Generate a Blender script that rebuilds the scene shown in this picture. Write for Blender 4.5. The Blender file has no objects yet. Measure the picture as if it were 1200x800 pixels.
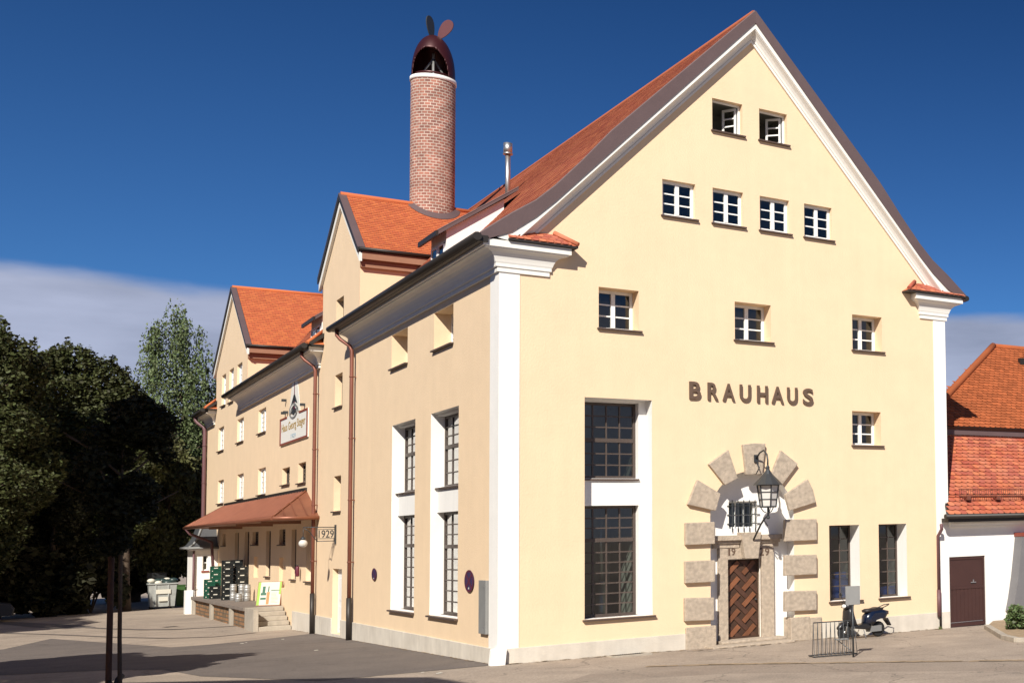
import bpy, bmesh, math, random
import numpy as np
from mathutils import Vector, Matrix
random.seed(7); RNG = np.random.default_rng(11)
COL = bpy.context.scene.collection
SC = bpy.context.scene
# ------------------------------------------------------------------ camera maths (metres)
SCL = 1.1; DZ = 0.25
K = dict(cx=-8.103, cy=-27.9502, cz=3.0, yaw=-0.7471, pitch=0.0618, roll=-0.0266, f=1432.2414, sx=701.1856, sy=122.0925)
_y = K['yaw']; FW = np.array([-math.sin(_y), math.cos(_y), 0]); RT = np.array([math.cos(_y), math.sin(_y), 0]); UP = np.array([0, 0, 1.])
_c, _s = math.cos(K['pitch']), math.sin(K['pitch']); FW, UP = FW*_c+UP*_s, UP*_c-FW*_s
_c, _s = math.cos(K['roll']), math.sin(K['roll']); RT, UP = RT*_c+UP*_s, UP*_c-RT*_s
CAM = np.array([K['cx'], K['cy'], K['cz']])*SCL - np.array([0, 0, DZ])
def un(px, py, ax, val):
    d = FW + RT*(px-600-K['sx'])/K['f'] - UP*(py-400-K['sy'])/K['f']
    t = (val-CAM[ax])/d[ax]
    return CAM+t*d
def RX(px, py, o=0.): return float(un(px, py, 1, o)[0])
def RZ(px, py, o=0.): return float(un(px, py, 1, o)[2])
def LY(px, py, o=0.): return float(un(px, py, 0, o)[1])
def LZ(px, py, o=0.): return float(un(px, py, 0, o)[2])
W = 12.74

# ------------------------------------------------------------------ materials
MATS = {}
def nt(m):
    m.use_nodes = True
    return m.node_tree.nodes, m.node_tree.links
def mat(name, col, rough=0.8, var=0.0, scale=3.0, bump=0.0, bscale=30.0, metal=0.0, spec=0.5, island=0.0, streak=0.0, col2=None, c2scale=0.6, c2amt=0.5, hue=0.0, crack=0.0):
    m = bpy.data.materials.new(name); N, L = nt(m)
    b = N['Principled BSDF']; b.inputs['Roughness'].default_value = rough; b.inputs['Metallic'].default_value = metal
    b.inputs['Specular IOR Level'].default_value = spec
    tc = N.new('ShaderNodeTexCoord'); geo = N.new('ShaderNodeNewGeometry')
    rgb = N.new('ShaderNodeRGB'); rgb.outputs[0].default_value = (*col, 1); cur = rgb.outputs[0]
    if col2:
        n2 = N.new('ShaderNodeTexNoise'); n2.inputs['Scale'].default_value = c2scale; n2.inputs['Detail'].default_value = 8; n2.inputs['Roughness'].default_value = .65
        L.new(tc.outputs['Object'], n2.inputs['Vector'])
        r = N.new('ShaderNodeMapRange'); r.inputs[1].default_value = .42; r.inputs[2].default_value = .66; r.inputs[3].default_value = 0; r.inputs[4].default_value = c2amt
        L.new(n2.outputs['Fac'], r.inputs[0])
        mx = N.new('ShaderNodeMix'); mx.data_type = 'RGBA'; L.new(r.outputs[0], mx.inputs[0]); L.new(cur, mx.inputs[6]); mx.inputs[7].default_value = (*col2, 1); cur = mx.outputs[2]
    vals = []
    if var:
        n = N.new('ShaderNodeTexNoise'); n.inputs['Scale'].default_value = scale; n.inputs['Detail'].default_value = 9; n.inputs['Roughness'].default_value = .7
        L.new(tc.outputs['Object'], n.inputs['Vector'])
        r = N.new('ShaderNodeMapRange'); r.inputs[1].default_value = .25; r.inputs[2].default_value = .75; r.inputs[3].default_value = 1-var; r.inputs[4].default_value = 1+var
        L.new(n.outputs['Fac'], r.inputs[0]); vals.append(r.outputs[0])
    if streak:
        mp = N.new('ShaderNodeMapping'); mp.inputs['Scale'].default_value = (5, 5, .25); L.new(tc.outputs['Object'], mp.inputs[0])
        n = N.new('ShaderNodeTexNoise'); n.inputs['Scale'].default_value = 1.0; n.inputs['Detail'].default_value = 6; L.new(mp.outputs[0], n.inputs['Vector'])
        r = N.new('ShaderNodeMapRange'); r.inputs[1].default_value = .3; r.inputs[2].default_value = .7; r.inputs[3].default_value = 1-streak; r.inputs[4].default_value = 1+streak*.4
        L.new(n.outputs['Fac'], r.inputs[0]); vals.append(r.outputs[0])
    if island:
        r = N.new('ShaderNodeMapRange'); r.inputs[3].default_value = 1-island; r.inputs[4].default_value = 1+island
        L.new(geo.outputs['Random Per Island'], r.inputs[0]); vals.append(r.outputs[0])
    if vals:
        v = vals[0]
        for w in vals[1:]:
            q = N.new('ShaderNodeMath'); q.operation = 'MULTIPLY'; L.new(v, q.inputs[0]); L.new(w, q.inputs[1]); v = q.outputs[0]
        h = N.new('ShaderNodeHueSaturation'); L.new(cur, h.inputs['Color']); L.new(v, h.inputs['Value']); cur = h.outputs[0]
        if hue:
            r = N.new('ShaderNodeMapRange'); r.inputs[3].default_value = .5-hue; r.inputs[4].default_value = .5+hue
            L.new(geo.outputs['Random Per Island'], r.inputs[0]); L.new(r.outputs[0], h.inputs['Hue'])
    if crack:
        nw = N.new('ShaderNodeTexNoise'); nw.inputs['Scale'].default_value = 1.2; nw.inputs['Detail'].default_value = 5; L.new(tc.outputs['Object'], nw.inputs['Vector'])
        va = N.new('ShaderNodeVectorMath'); va.operation = 'MULTIPLY_ADD'; L.new(nw.outputs['Color'], va.inputs[0]); va.inputs[1].default_value = (1.4, 1.4, 0); L.new(tc.outputs['Object'], va.inputs[2])
        vo = N.new('ShaderNodeTexVoronoi'); vo.feature = 'DISTANCE_TO_EDGE'; vo.inputs['Scale'].default_value = .28; L.new(va.outputs[0], vo.inputs['Vector'])
        r = N.new('ShaderNodeMapRange'); r.inputs[1].default_value = .0; r.inputs[2].default_value = .007; r.inputs[3].default_value = 1-crack; r.inputs[4].default_value = 1; L.new(vo.outputs['Distance'], r.inputs[0])
        sp_ = N.new('ShaderNodeTexNoise'); sp_.inputs['Scale'].default_value = 24; sp_.inputs['Detail'].default_value = 3; L.new(tc.outputs['Object'], sp_.inputs['Vector'])
        r2 = N.new('ShaderNodeMapRange'); r2.inputs[1].default_value = .3; r2.inputs[2].default_value = .7; r2.inputs[3].default_value = .80; r2.inputs[4].default_value = 1.22; L.new(sp_.outputs['Fac'], r2.inputs[0])
        q = N.new('ShaderNodeMath'); q.operation = 'MULTIPLY'; L.new(r.outputs[0], q.inputs[0]); L.new(r2.outputs[0], q.inputs[1])
        h = N.new('ShaderNodeHueSaturation'); L.new(cur, h.inputs['Color']); L.new(q.outputs[0], h.inputs['Value']); cur = h.outputs[0]
    L.new(cur, b.inputs['Base Color'])
    if bump:
        n = N.new('ShaderNodeTexNoise'); n.inputs['Scale'].default_value = bscale; n.inputs['Detail'].default_value = 6; n.inputs['Roughness'].default_value = .6
        L.new(tc.outputs['Object'], n.inputs['Vector'])
        bp = N.new('ShaderNodeBump'); bp.inputs['Strength'].default_value = bump; bp.inputs['Distance'].default_value = .02
        L.new(n.outputs['Fac'], bp.inputs['Height']); L.new(bp.outputs[0], b.inputs['Normal'])
    MATS[name] = m; return m
mat('cream', (.80, .607, .402), .92, .05, 1.1, .35, 22, streak=.02, col2=(.77, .580, .380), c2scale=.35, c2amt=.5)
mat('white', (.84, .82, .78), .85, .04, 1.5, .25, 25, streak=.03)
mat('plinth', (.64, .585, .50), .9, .09, 1.8, .4, 25, streak=.08, col2=(.48, .43, .36), c2scale=.8)
mat('cornice', (.78, .76, .71), .8, .04, 1.2, .1, 20)
mat('stone', (.50, .41, .315), .97, .32, 22, 1.0, 34, col2=(.29, .24, .19), c2scale=11, c2amt=.8)
mat('tile_orange', (.47, .13, .052), .85, .10, 1.0, .25, 40, island=.10, hue=.004, spec=.2)
mat('tile_red', (.33, .095, .050), .9, .10, .7, .25, 40, island=.2, hue=.008, spec=.12, col2=(.25, .08, .05), c2scale=.5, c2amt=.3)
mat('tile_old', (.46, .125, .065), .8, .14, 1.3, .3, 40, island=.2, hue=.008, col2=(.46, .22, .17), c2scale=1.4, c2amt=.35, spec=.2)
mat('tile_brown', (.38, .105, .038), .85, .12, 1.0, .3, 40, island=.2, col2=(.27, .08, .03), c2scale=.7, spec=.2)
mat('verge_metal', (.13, .088, .088), .6, .10, 2, .1, 8, metal=.2)
mat('dark_metal', (.032, .027, .024), .5, .1, 4, .1, 20, metal=.3)
mat('iron', (.05, .055, .06), .45, .12, 6, .2, 30, metal=.4)
mat('copper', (.26, .098, .055), .45, .18, 1.6, .1, 10, metal=.35, col2=(.20, .07, .04), c2scale=1.2)
mat('copper_pipe', (.21, .075, .05), .5, .15, 3, 0, metal=.3)
mat('purple_pipe', (.13, .06, .065), .55, .1, 3)
mat('window_dark', (.075, .055, .045), .55, .1, 5)
mat('window_white', (.82, .82, .80), .5, .02, 5)
mat('sill', (.085, .055, .042), .55, .12, 4)
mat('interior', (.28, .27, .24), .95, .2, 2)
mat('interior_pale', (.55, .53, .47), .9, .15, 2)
mat('letter', (.12, .075, .05), .6, .12, 10, .2, 20)
mat('soffit_wood', (.30, .15, .09), .8, .1, 5)
mat('steel', (.58, .57, .55), .42, .06, 3, metal=.95)
mat('asphalt', (.145, .120, .104), .9, .16, 1.2, .6, 60, col2=(.11, .091, .080), c2scale=.45, c2amt=.8, crack=.25)
mat('ground', (.35, .282, .22), .95, .16, 1.0, .6, 45, col2=(.275, .222, .175), c2scale=.35, c2amt=.9, crack=.5)
mat('road', (.285, .23, .18), .92, .12, 1.4, .5, 60, col2=(.245, .19, .148), c2scale=.5, c2amt=.8, crack=.45)
mat('dirt', (.33, .24, .15), .98, .3, 5, .8, 40)
mat('weeds', (.10, .12, .035), .9, .3, 5)
mat('concrete', (.42, .37, .30), .92, .14, 2.5, .5, 30, streak=.10, col2=(.28, .24, .20), c2scale=1.5)
mat('dock_slab', (.19, .155, .13), .9, .15, 2.5, .4, 30)
mat('door_wood', (.18, .068, .030), .55, .25, 4, .3, 30, island=.3)
mat('door_dark2', (.075, .032, .018), .6, .25, 5, .2, 30)
mat('door_dark', (.055, .026, .014), .6, .2, 5, .2, 30)
mat('brown_door', (.055, .023, .019), .55, .12, 3, .15, 25)
mat('slate', (.060, .063, .068), .6, .15, 3, .3, 30, island=.15)
mat('zinc', (.22, .22, .215), .55, .12, 3)
mat('bark', (.085, .060, .042), .95, .3, 6, .9, 25)
mat('stake_wood', (.085, .042, .026), .9, .2, 5, .5, 30)
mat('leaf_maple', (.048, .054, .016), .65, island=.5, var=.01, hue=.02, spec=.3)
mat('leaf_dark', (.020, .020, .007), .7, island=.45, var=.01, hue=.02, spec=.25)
mat('leaf_birch', (.10, .13, .05), .6, island=.45, var=.01, hue=.02, spec=.35)
mat('leaf_weep', (.085, .085, .030), .65, island=.5, var=.01, hue=.02, spec=.3)
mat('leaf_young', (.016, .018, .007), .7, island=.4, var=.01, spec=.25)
mat('leaf_shrub', (.09, .13, .045), .6, island=.5, var=.01, hue=.02)
mat('green_plastic', (.008, .075, .043), .45, .1, 6)
mat('crate_dark', (.012, .014, .014), .45, .1, 6)
mat('paper', (.62, .59, .50), .7, .05, 8)
mat('lime', (.28, .46, .06), .5, .05, 8)
mat('grey_plastic', (.36, .37, .35), .5, .12, 5, col2=(.22, .23, .22), c2scale=3)
mat('rubber', (.018, .018, .018), .75)
mat('scooter_paint', (.006, .011, .028), .22, .05, 4, spec=.7)
mat('scooter_black', (.016, .016, .018), .35, spec=.6)
mat('seat_vinyl', (.020, .015, .016), .55)
mat('chrome', (.7, .7, .7), .15, metal=1)
mat('sign_red', (.11, .012, .03), .45, .1, 6)
mat('sign_blue', (.035, .022, .085), .45, .1, 6)
mat('sign_white', (.78, .76, .70), .6, .05, 5)
mat('frame_red', (.23, .05, .03), .6)
mat('ochre', (.38, .24, .06), .6)
mat('sky_blue_paint', (.30, .45, .55), .6)
mat('lamp_milk', (.62, .60, .56), .25, .02, 5, spec=.7)
mat('blue_bin', (.008, .065, .36), .45, .1, 5)
mat('orange_print', (.62, .22, .08), .6)
mat('bottle_green', (.03, .12, .07), .5)
mat('bag_dark', (.03, .05, .048), .35, .2, 8)
mat('fin_red', (.11, .034, .036), .4, .1, 4)
mat('keg_steel', (.40, .40, .39), .5, .12, 8, metal=.55)
mat('shade_grey', (.16, .155, .16), .9, .08, 3)  # darkened grey: shade painted into the flared wall at the right
mat('cowl', (.050, .010, .011), .4, .15, 2, metal=.35)
mat('lens', (.75, .75, .72), .1, spec=.8)
mat('yellow_print', (.65, .55, .25), .6)
# thin glass
def glass(name, tint, mixlow, rough=.03):
    m = bpy.data.materials.new(name); N, L = nt(m); N.remove(N['Principled BSDF'])
    t = N.new('ShaderNodeBsdfTransparent'); t.inputs[0].default_value = (*tint, 1)
    g = N.new('ShaderNodeBsdfGlossy'); g.inputs['Roughness'].default_value = rough; g.inputs[0].default_value = (.9, .9, .9, 1)
    fr = N.new('ShaderNodeFresnel'); fr.inputs[0].default_value = 1.36
    a = N.new('ShaderNodeMath'); a.operation = 'ADD'; a.operation = 'MULTIPLY_ADD'; a.inputs[1].default_value = .6; a.inputs[2].default_value = mixlow; a.use_clamp = True; L.new(fr.outputs[0], a.inputs[0])
    mx = N.new('ShaderNodeMixShader'); L.new(a.outputs[0], mx.inputs[0]); L.new(t.outputs[0], mx.inputs[1]); L.new(g.outputs[0], mx.inputs[2])
    L.new(mx.outputs[0], N['Material Output'].inputs[0]); MATS[name] = m
glass('glass', (.64, .70, .68), .07)
glass('lamp_glass', (.9, .86, .8), .05, .15)
# chimney brick: brick texture on UV
def brickmat(name, c1, c2, mortar, bw, bh, ms=.012):
    m = bpy.data.materials.new(name); N, L = nt(m); b = N['Principled BSDF']; b.inputs['Roughness'].default_value = .9
    uv = N.new('ShaderNodeUVMap')
    br = N.new('ShaderNodeTexBrick'); br.inputs['Color1'].default_value = (*c1, 1); br.inputs['Color2'].default_value = (*c2, 1); br.inputs['Mortar'].default_value = (*mortar, 1)
    br.inputs['Scale'].default_value = 1; br.inputs['Brick Width'].default_value = bw; br.inputs['Row Height'].default_value = bh; br.inputs['Mortar Size'].default_value = ms; br.inputs['Mortar Smooth'].default_value = .2
    L.new(uv.outputs[0], br.inputs['Vector'])
    n = N.new('ShaderNodeTexNoise'); n.inputs['Scale'].default_value = 2.4; n.inputs['Detail'].default_value = 8; L.new(uv.outputs[0], n.inputs['Vector'])
    r = N.new('ShaderNodeMapRange'); r.inputs[1].default_value = .3; r.inputs[2].default_value = .7; r.inputs[3].default_value = .72; r.inputs[4].default_value = 1.25; L.new(n.outputs['Fac'], r.inputs[0])
    h = N.new('ShaderNodeHueSaturation'); L.new(br.outputs[0], h.inputs['Color']); L.new(r.outputs[0], h.inputs['Value']); L.new(h.outputs[0], b.inputs['Base Color'])
    bp = N.new('ShaderNodeBump'); bp.inputs['Strength'].default_value = .6; bp.inputs['Distance'].default_value = .02; bp.invert = True
    L.new(br.outputs['Fac'], bp.inputs['Height']); L.new(bp.outputs[0], b.inputs['Normal']); MATS[name] = m
brickmat('brick', (.37, .15, .105), (.22, .095, .075), (.50, .41, .34), .21, .105, .016)
brickmat('rubble', (.36, .17, .07), (.16, .10, .05), (.12, .09, .06), .42, .16, .03)

# ------------------------------------------------------------------ mesh helpers
def tag(o, label=None, cat=None, group=None, kind=None):
    if label: o['label'] = label
    if cat: o['category'] = cat
    if group: o['group'] = group
    if kind: o['kind'] = kind
    return o
def empty(name, loc=(0, 0, 0), rz=0., label=None, cat=None, group=None):
    o = bpy.data.objects.new(name, None); COL.objects.link(o); o.location = loc; o.rotation_euler = (0, 0, rz); o.empty_display_size = .3
    return tag(o, label, cat, group)
def copy_tree(o, parent=None):
    c = o.copy(); COL.objects.link(c)
    if parent: c.parent = parent
    for ch in list(o.children): copy_tree(ch, c)
    return c
class MB:
    def __init__(s, *mats): s.bm = bmesh.new(); s.mats = list(mats); s.uv = None
    def mi(s, m):
        if m is None: return 0
        if m not in s.mats: s.mats.append(m)
        return s.mats.index(m)
    def poly(s, pts, m=None):
        vs = [s.bm.verts.new(tuple(map(float, p))) for p in pts]
        f = s.bm.faces.new(vs); f.material_index = s.mi(m); return f
    def box(s, x0, x1, y0, y1, z0, z1, m=None, M=None):
        P = [(x0,y0,z0),(x1,y0,z0),(x1,y1,z0),(x0,y1,z0),(x0,y0,z1),(x1,y0,z1),(x1,y1,z1),(x0,y1,z1)]
        if M is not None: P = [M @ Vector(p) for p in P]
        v = [s.bm.verts.new(p) for p in P]
        for q in ((0,3,2,1),(4,5,6,7),(0,1,5,4),(1,2,6,5),(2,3,7,6),(3,0,4,7)):
            f = s.bm.faces.new([v[i] for i in q]); f.material_index = s.mi(m)
        return s
    def prism(s, pts, ext, m=None, m_side=None):
        e = Vector(ext); a = [s.bm.verts.new(Vector(p)) for p in pts]; b = [s.bm.verts.new(Vector(p)+e) for p in pts]
        n = len(a); k = s.mi(m); ks = s.mi(m_side) if m_side else k
        s.bm.faces.new(a[::-1]).material_index = k; s.bm.faces.new(b).material_index = k
        for i in range(n): s.bm.faces.new([a[i], a[(i+1) % n], b[(i+1) % n], b[i]]).material_index = ks
        return s
    def tube(s, pts, r, seg=10, m=None, caps=True, flat=1.0):
        pts = [Vector(p) for p in pts]; rings = []; k = s.mi(m); prev = None
        for i, p in enumerate(pts):
            if i == 0: t = pts[1]-p
            elif i == len(pts)-1: t = p-pts[i-1]
            else: t = (pts[i+1]-p).normalized()+(p-pts[i-1]).normalized()
            t.normalize()
            if prev is None: a = t.orthogonal().normalized()
            else:
                a = prev-t*prev.dot(t); a = a.normalized() if a.length > 1e-6 else t.orthogonal().normalized()
            prev = a; b = t.cross(a); rr = r[i] if isinstance(r, (list, tuple)) else r
            rings.append([s.bm.verts.new(p+(a*math.cos(2*math.pi*j/seg)+b*math.sin(2*math.pi*j/seg)*flat)*rr) for j in range(seg)])
        for A, B in zip(rings, rings[1:]):
            for j in range(seg):
                f = s.bm.faces.new([A[j], A[(j+1) % seg], B[(j+1) % seg], B[j]]); f.material_index = k; f.smooth = seg > 6
        if caps:
            s.bm.faces.new(rings[0][::-1]).material_index = k; s.bm.faces.new(rings[-1]).material_index = k
        return s
    def lathe(s, c, prof, seg=24, m=None, M=None, smooth=True, sx=1., a0=0., a1=2*math.pi):
        k = s.mi(m); rings = []; full = abs(a1-a0-2*math.pi) < 1e-6; n = seg if full else seg+1
        for r, z in prof:
            ring = []
            for j in range(n):
                a = a0+(a1-a0)*j/seg; p = Vector((math.cos(a)*r*sx, math.sin(a)*r, z))
                if M is not None: p = M @ p
                ring.append(s.bm.verts.new(p+Vector(c)))
            rings.append(ring)
        for A, B in zip(rings, rings[1:]):
            for j in range(seg):
                f = s.bm.faces.new([A[j], A[(j+1) % n], B[(j+1) % n], B[j]]); f.material_index = k; f.smooth = smooth
        if full:
            if prof[0][0] > 1e-4: s.bm.faces.new(rings[0][::-1]).material_index = k
            if prof[-1][0] > 1e-4: s.bm.faces.new(rings[-1]).material_index = k
        return s
    def sphere(s, c, r, m=None, seg=14, sc=(1, 1, 1), M=None):
        prof = [(math.sin(math.pi*i/8)*r+1e-5, -math.cos(math.pi*i/8)*r) for i in range(9)]
        S = Matrix.Diagonal((*sc, 1)).to_3x3()
        MM = (M.to_3x3() @ S) if M is not None else S
        return s.lathe(c, prof, seg, m, MM)
    def sheet(s, outer, holes, fn, m=None):
        """planar sheet with holes: 2D loops mapped to 3D by fn(u, z)."""
        t = bmesh.new(); edges = []
        for loop in [outer]+holes:
            vs = [t.verts.new((p[0], p[1], 0)) for p in loop]
            edges += [t.edges.new((vs[i], vs[(i+1) % len(vs)])) for i in range(len(vs))]
        bmesh.ops.triangle_fill(t, use_beauty=True, use_dissolve=False, edges=edges)
        mp = {}; k = s.mi(m)
        for f in t.faces:
            q = []
            for v in f.verts:
                if v not in mp: mp[v] = s.bm.verts.new(fn(v.co.x, v.co.y))
                q.append(mp[v])
            try: s.bm.faces.new(q).material_index = k
            except ValueError: pass
        t.free(); return s
    def rsheet(s, outer, holes, fn, m=None):
        (a, b, c, d) = outer; us = sorted({a, b, *[h[0] for h in holes], *[h[1] for h in holes]}); zs = sorted({c, d, *[h[2] for h in holes], *[h[3] for h in holes]})
        for u0, u1 in zip(us, us[1:]):
            for z0, z1 in zip(zs, zs[1:]):
                uc, zc = (u0+u1)/2, (z0+z1)/2
                if any(h[0] < uc < h[1] and h[2] < zc < h[3] for h in holes): continue
                s.poly([fn(u0, z0), fn(u1, z0), fn(u1, z1), fn(u0, z1)], m)
        return s
    def build(s, name, parent=None, bevel=0, smooth=False, recalc=True):
        if recalc: bmesh.ops.recalc_face_normals(s.bm, faces=s.bm.faces)
        if bevel:
            try:
                es = [e for e in s.bm.edges if len(e.link_faces) == 2 and e.calc_face_angle(0) > .6]
                bmesh.ops.bevel(s.bm, geom=es, offset=bevel, segments=2, affect='EDGES', profile=.6)
            except Exception: pass
        me = bpy.data.meshes.new(name); s.bm.to_mesh(me); s.bm.free()
        for m in s.mats: me.materials.append(MATS[m])
        if smooth: me.shade_smooth()
        o = bpy.data.objects.new(name, me); COL.objects.link(o)
        if parent: o.parent = parent
        return o
def F(pl, u, z, o=0.): return (u, o, z) if pl == 'R' else (o, u, z)
def fbox(mb, pl, u0, u1, z0, z1, o0, o1, m=None):
    if pl == 'R': mb.box(u0, u1, o0, o1, z0, z1, m)
    else: mb.box(o0, o1, u0, u1, z0, z1, m)
def glyphs(mb, ch, pl, u0, u1, z0, z1, o0, o1, m=None, flip=False, bold=0.0, mp=None):
    cu = bpy.data.curves.new('t', 'FONT'); cu.body = ch; cu.size = 1; cu.offset = bold; cu.resolution_u = 4
    ob = bpy.data.objects.new('t', cu); COL.objects.link(ob); bpy.context.view_layer.update()
    me = ob.to_mesh(); vs = [v.co.copy() for v in me.vertices]; fs = [list(p.vertices) for p in me.polygons]
    ob.to_mesh_clear(); bpy.data.objects.remove(ob); bpy.data.curves.remove(cu)
    if not vs: return
    x0 = min(v.x for v in vs); x1 = max(v.x for v in vs); y0 = min(v.y for v in vs); y1 = max(v.y for v in vs)
    def m3(v, o):
        t = (v.x-x0)/(x1-x0); t = 1-t if flip else t
        u = u0+(u1-u0)*t; z = z0+(z1-z0)*(v.y-y0)/(y1-y0)
        return mp(u, z, o) if mp else F(pl, u, z, o)
    k = mb.mi(m); ec = {}
    A = [mb.bm.verts.new(m3(v, o0)) for v in vs]; B = [mb.bm.verts.new(m3(v, o1)) for v in vs] if o1 != o0 else None
    for f in fs:
        try: mb.bm.faces.new([A[i] for i in f]).material_index = k
        except ValueError: continue
        if B: 
            mb.bm.faces.new([B[i] for i in f[::-1]]).material_index = k
        for i in range(len(f)):
            e = (f[i], f[(i+1) % len(f)]); kk = tuple(sorted(e)); ec.setdefault(kk, []).append(e)
    if B:
        for kk, l in ec.items():
            if len(l) == 1:
                a, b = l[0]; mb.bm.faces.new([A[a], A[b], B[b], B[a]]).material_index = k

# ------------------------------------------------------------------ ground
def gz(x, y):
    g = .11 if y < 0 else (.11-.014*y if y < 25 else -.24)
    return g-.011*min(max(x, 0), 20)
def groundpt(px, py):
    z = 0.
    for _ in range(6):
        p = un(px, py, 2, z); z = gz(p[0], p[1])
    return (float(p[0]), float(p[1]))
mb = MB('ground')
xs = [-600, -200, -60, -20, 0, 20, 60, 200, 600]; ys = [-600, -200, -60, -20, 0, 25, 60, 100, 200, 600]
V = [[mb.bm.verts.new((x, y, gz(x, y))) for x in xs] for y in ys]
for j in range(len(ys)-1):
    for i in range(len(xs)-1):
        mb.bm.faces.new([V[j][i], V[j][i+1], V[j+1][i+1], V[j+1][i]])
tag(mb.build('ground'), kind='structure')
def patch(name, pts, m, dz):
    mb = MB(m); mb.sheet(pts, [], lambda u, v: (u, v, gz(u, v)+dz), m)
    for f in mb.bm.faces:
        f.normal_update()
        if f.normal.z < 0: f.normal_flip()
    return tag(mb.build(name, recalc=False), kind='structure')
def wob(pts, n=6, a=.08):
    out = []
    for i in range(len(pts)):
        p, q = pts[i], pts[(i+1) % len(pts)]
        for k in range(n):
            t = k/n; w = 0 if k == 0 else random.uniform(-a, a)
            out.append((p[0]+(q[0]-p[0])*t+w, p[1]+(q[1]-p[1])*t+w))
    return out
asph = [(-.02, .02), groundpt(570, 787), groundpt(545, 794), (-1.9, .02), (-3.5, .05), groundpt(235, 792), groundpt(190, 784), groundpt(120, 785), groundpt(0, 791), (-16, 12), (-22, 24.9), groundpt(0, 746)]
asph = [(x, min(max(y, .02), 24.9)) for x, y in asph]+[groundpt(60, 748), groundpt(130, 753), groundpt(200, 758), groundpt(245, 755), groundpt(300, 749.5), (-.9, 20.2), (-.02, 21)]
patch('asphalt_yard', asph, 'asphalt', .006)
# road in the foreground (right) and dirt seam between it and the pavement
rd = [groundpt(1230, 774), groundpt(1050, 776), groundpt(900, 778), groundpt(760, 781), groundpt(690, 790), groundpt(640, 806), (-2.3, -9), (-8, -34), (40, -70), (40, -38)]
patch('road', wob(rd[:6], 1)+rd[6:], 'road', .006)
mb = MB('dirt'); 
seam = [groundpt(x, y) for x, y in [(1240, 773.3), (1150, 774.3), (1050, 775.3), (975, 776.6), (900, 777.3), (830, 778.6), (760, 781)]]
for (a, b) in zip(seam, seam[1:]):
    n = 26
    for k in range(n):
        t = (k+random.random())/n; x = a[0]+(b[0]-a[0])*t; y = a[1]+(b[1]-a[1])*t; r = random.uniform(.03, .16)
        q = [(x+math.cos(w)*r*random.uniform(.6, 1.5), y+math.sin(w)*r*random.uniform(.6, 1.2)) for w in [i*math.pi/3.5 for i in range(7)]]
        mb.poly([(u, v, gz(u, v)+.010+.0004*k) for u, v in q], 'dirt')
tag(mb.build('dirt_seam'), kind='structure')
mb = MB('dirt')
for k in range(210):
    x = random.uniform(.1, 12.6); y = -.06-abs(random.gauss(0, .07)); r = random.uniform(.015, .07)
    if 4.4 < x < 8.2: y -= .45 if x < 7.3 else .1
    q = [(x+math.cos(w)*r*random.uniform(.8, 2.2), y+math.sin(w)*r*random.uniform(.5, .9)) for w in [i*math.pi/3 for i in range(6)]]
    mb.poly([(u, v, gz(u, v)+.008+.0003*(k % 40)) for u, v in q], 'dirt')
for k in range(150):
    y = random.uniform(.3, 24.5); x = -.06-abs(random.gauss(0, .05)); r = random.uniform(.015, .05)
    q = [(x+math.cos(w)*r*random.uniform(.5, .9), y+math.sin(w)*r*random.uniform(1, 3)) for w in [i*math.pi/3 for i in range(6)]]
    mb.poly([(u, v, gz(u, v)+.012+.0003*(k % 40)) for u, v in q], 'dirt')
tag(mb.build('grit_line'), kind='structure')
# tar seams and a darker strip in the old pavement of the yard
def ribbon(name, pts, w, m, dz, label=None):
    mb = MB(m); L_, R_ = [], []
    for i, p in enumerate(pts):
        a = pts[max(0, i-1)]; b = pts[min(len(pts)-1, i+1)]; d = Vector((b[0]-a[0], b[1]-a[1])).normalized(); n = Vector((-d.y, d.x))
        ww = w*random.uniform(.7, 1.3)
        L_.append((p[0]+n.x*ww, p[1]+n.y*ww)); R_.append((p[0]-n.x*ww, p[1]-n.y*ww))
    for i in range(len(pts)-1):
        mb.poly([(*q, gz(*q)+dz) for q in (L_[i], L_[i+1], R_[i+1], R_[i])], m)
    return tag(mb.build(name), kind='structure')
ribbon('tar_seam', [groundpt(*q) for q in [(0, 729), (30, 731), (60, 733), (95, 735.5)]], .55, 'asphalt', .008)
ribbon('tar_seam', [groundpt(*q) for q in [(95, 734.5), (130, 736.5), (170, 737.5), (210, 737), (245, 735), (280, 732.8)]], .16, 'asphalt', .012)
ribbon('tar_seam', [groundpt(*q) for q in [(0, 741.5), (60, 743), (140, 746.5), (200, 747.5), (250, 746), (300, 741)]], .12, 'asphalt', .012)
ribbon('tar_seam', [groundpt(*q) for q in [(192, 734.6), (207, 733.4)]], .15, 'asphalt', .016)

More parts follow.
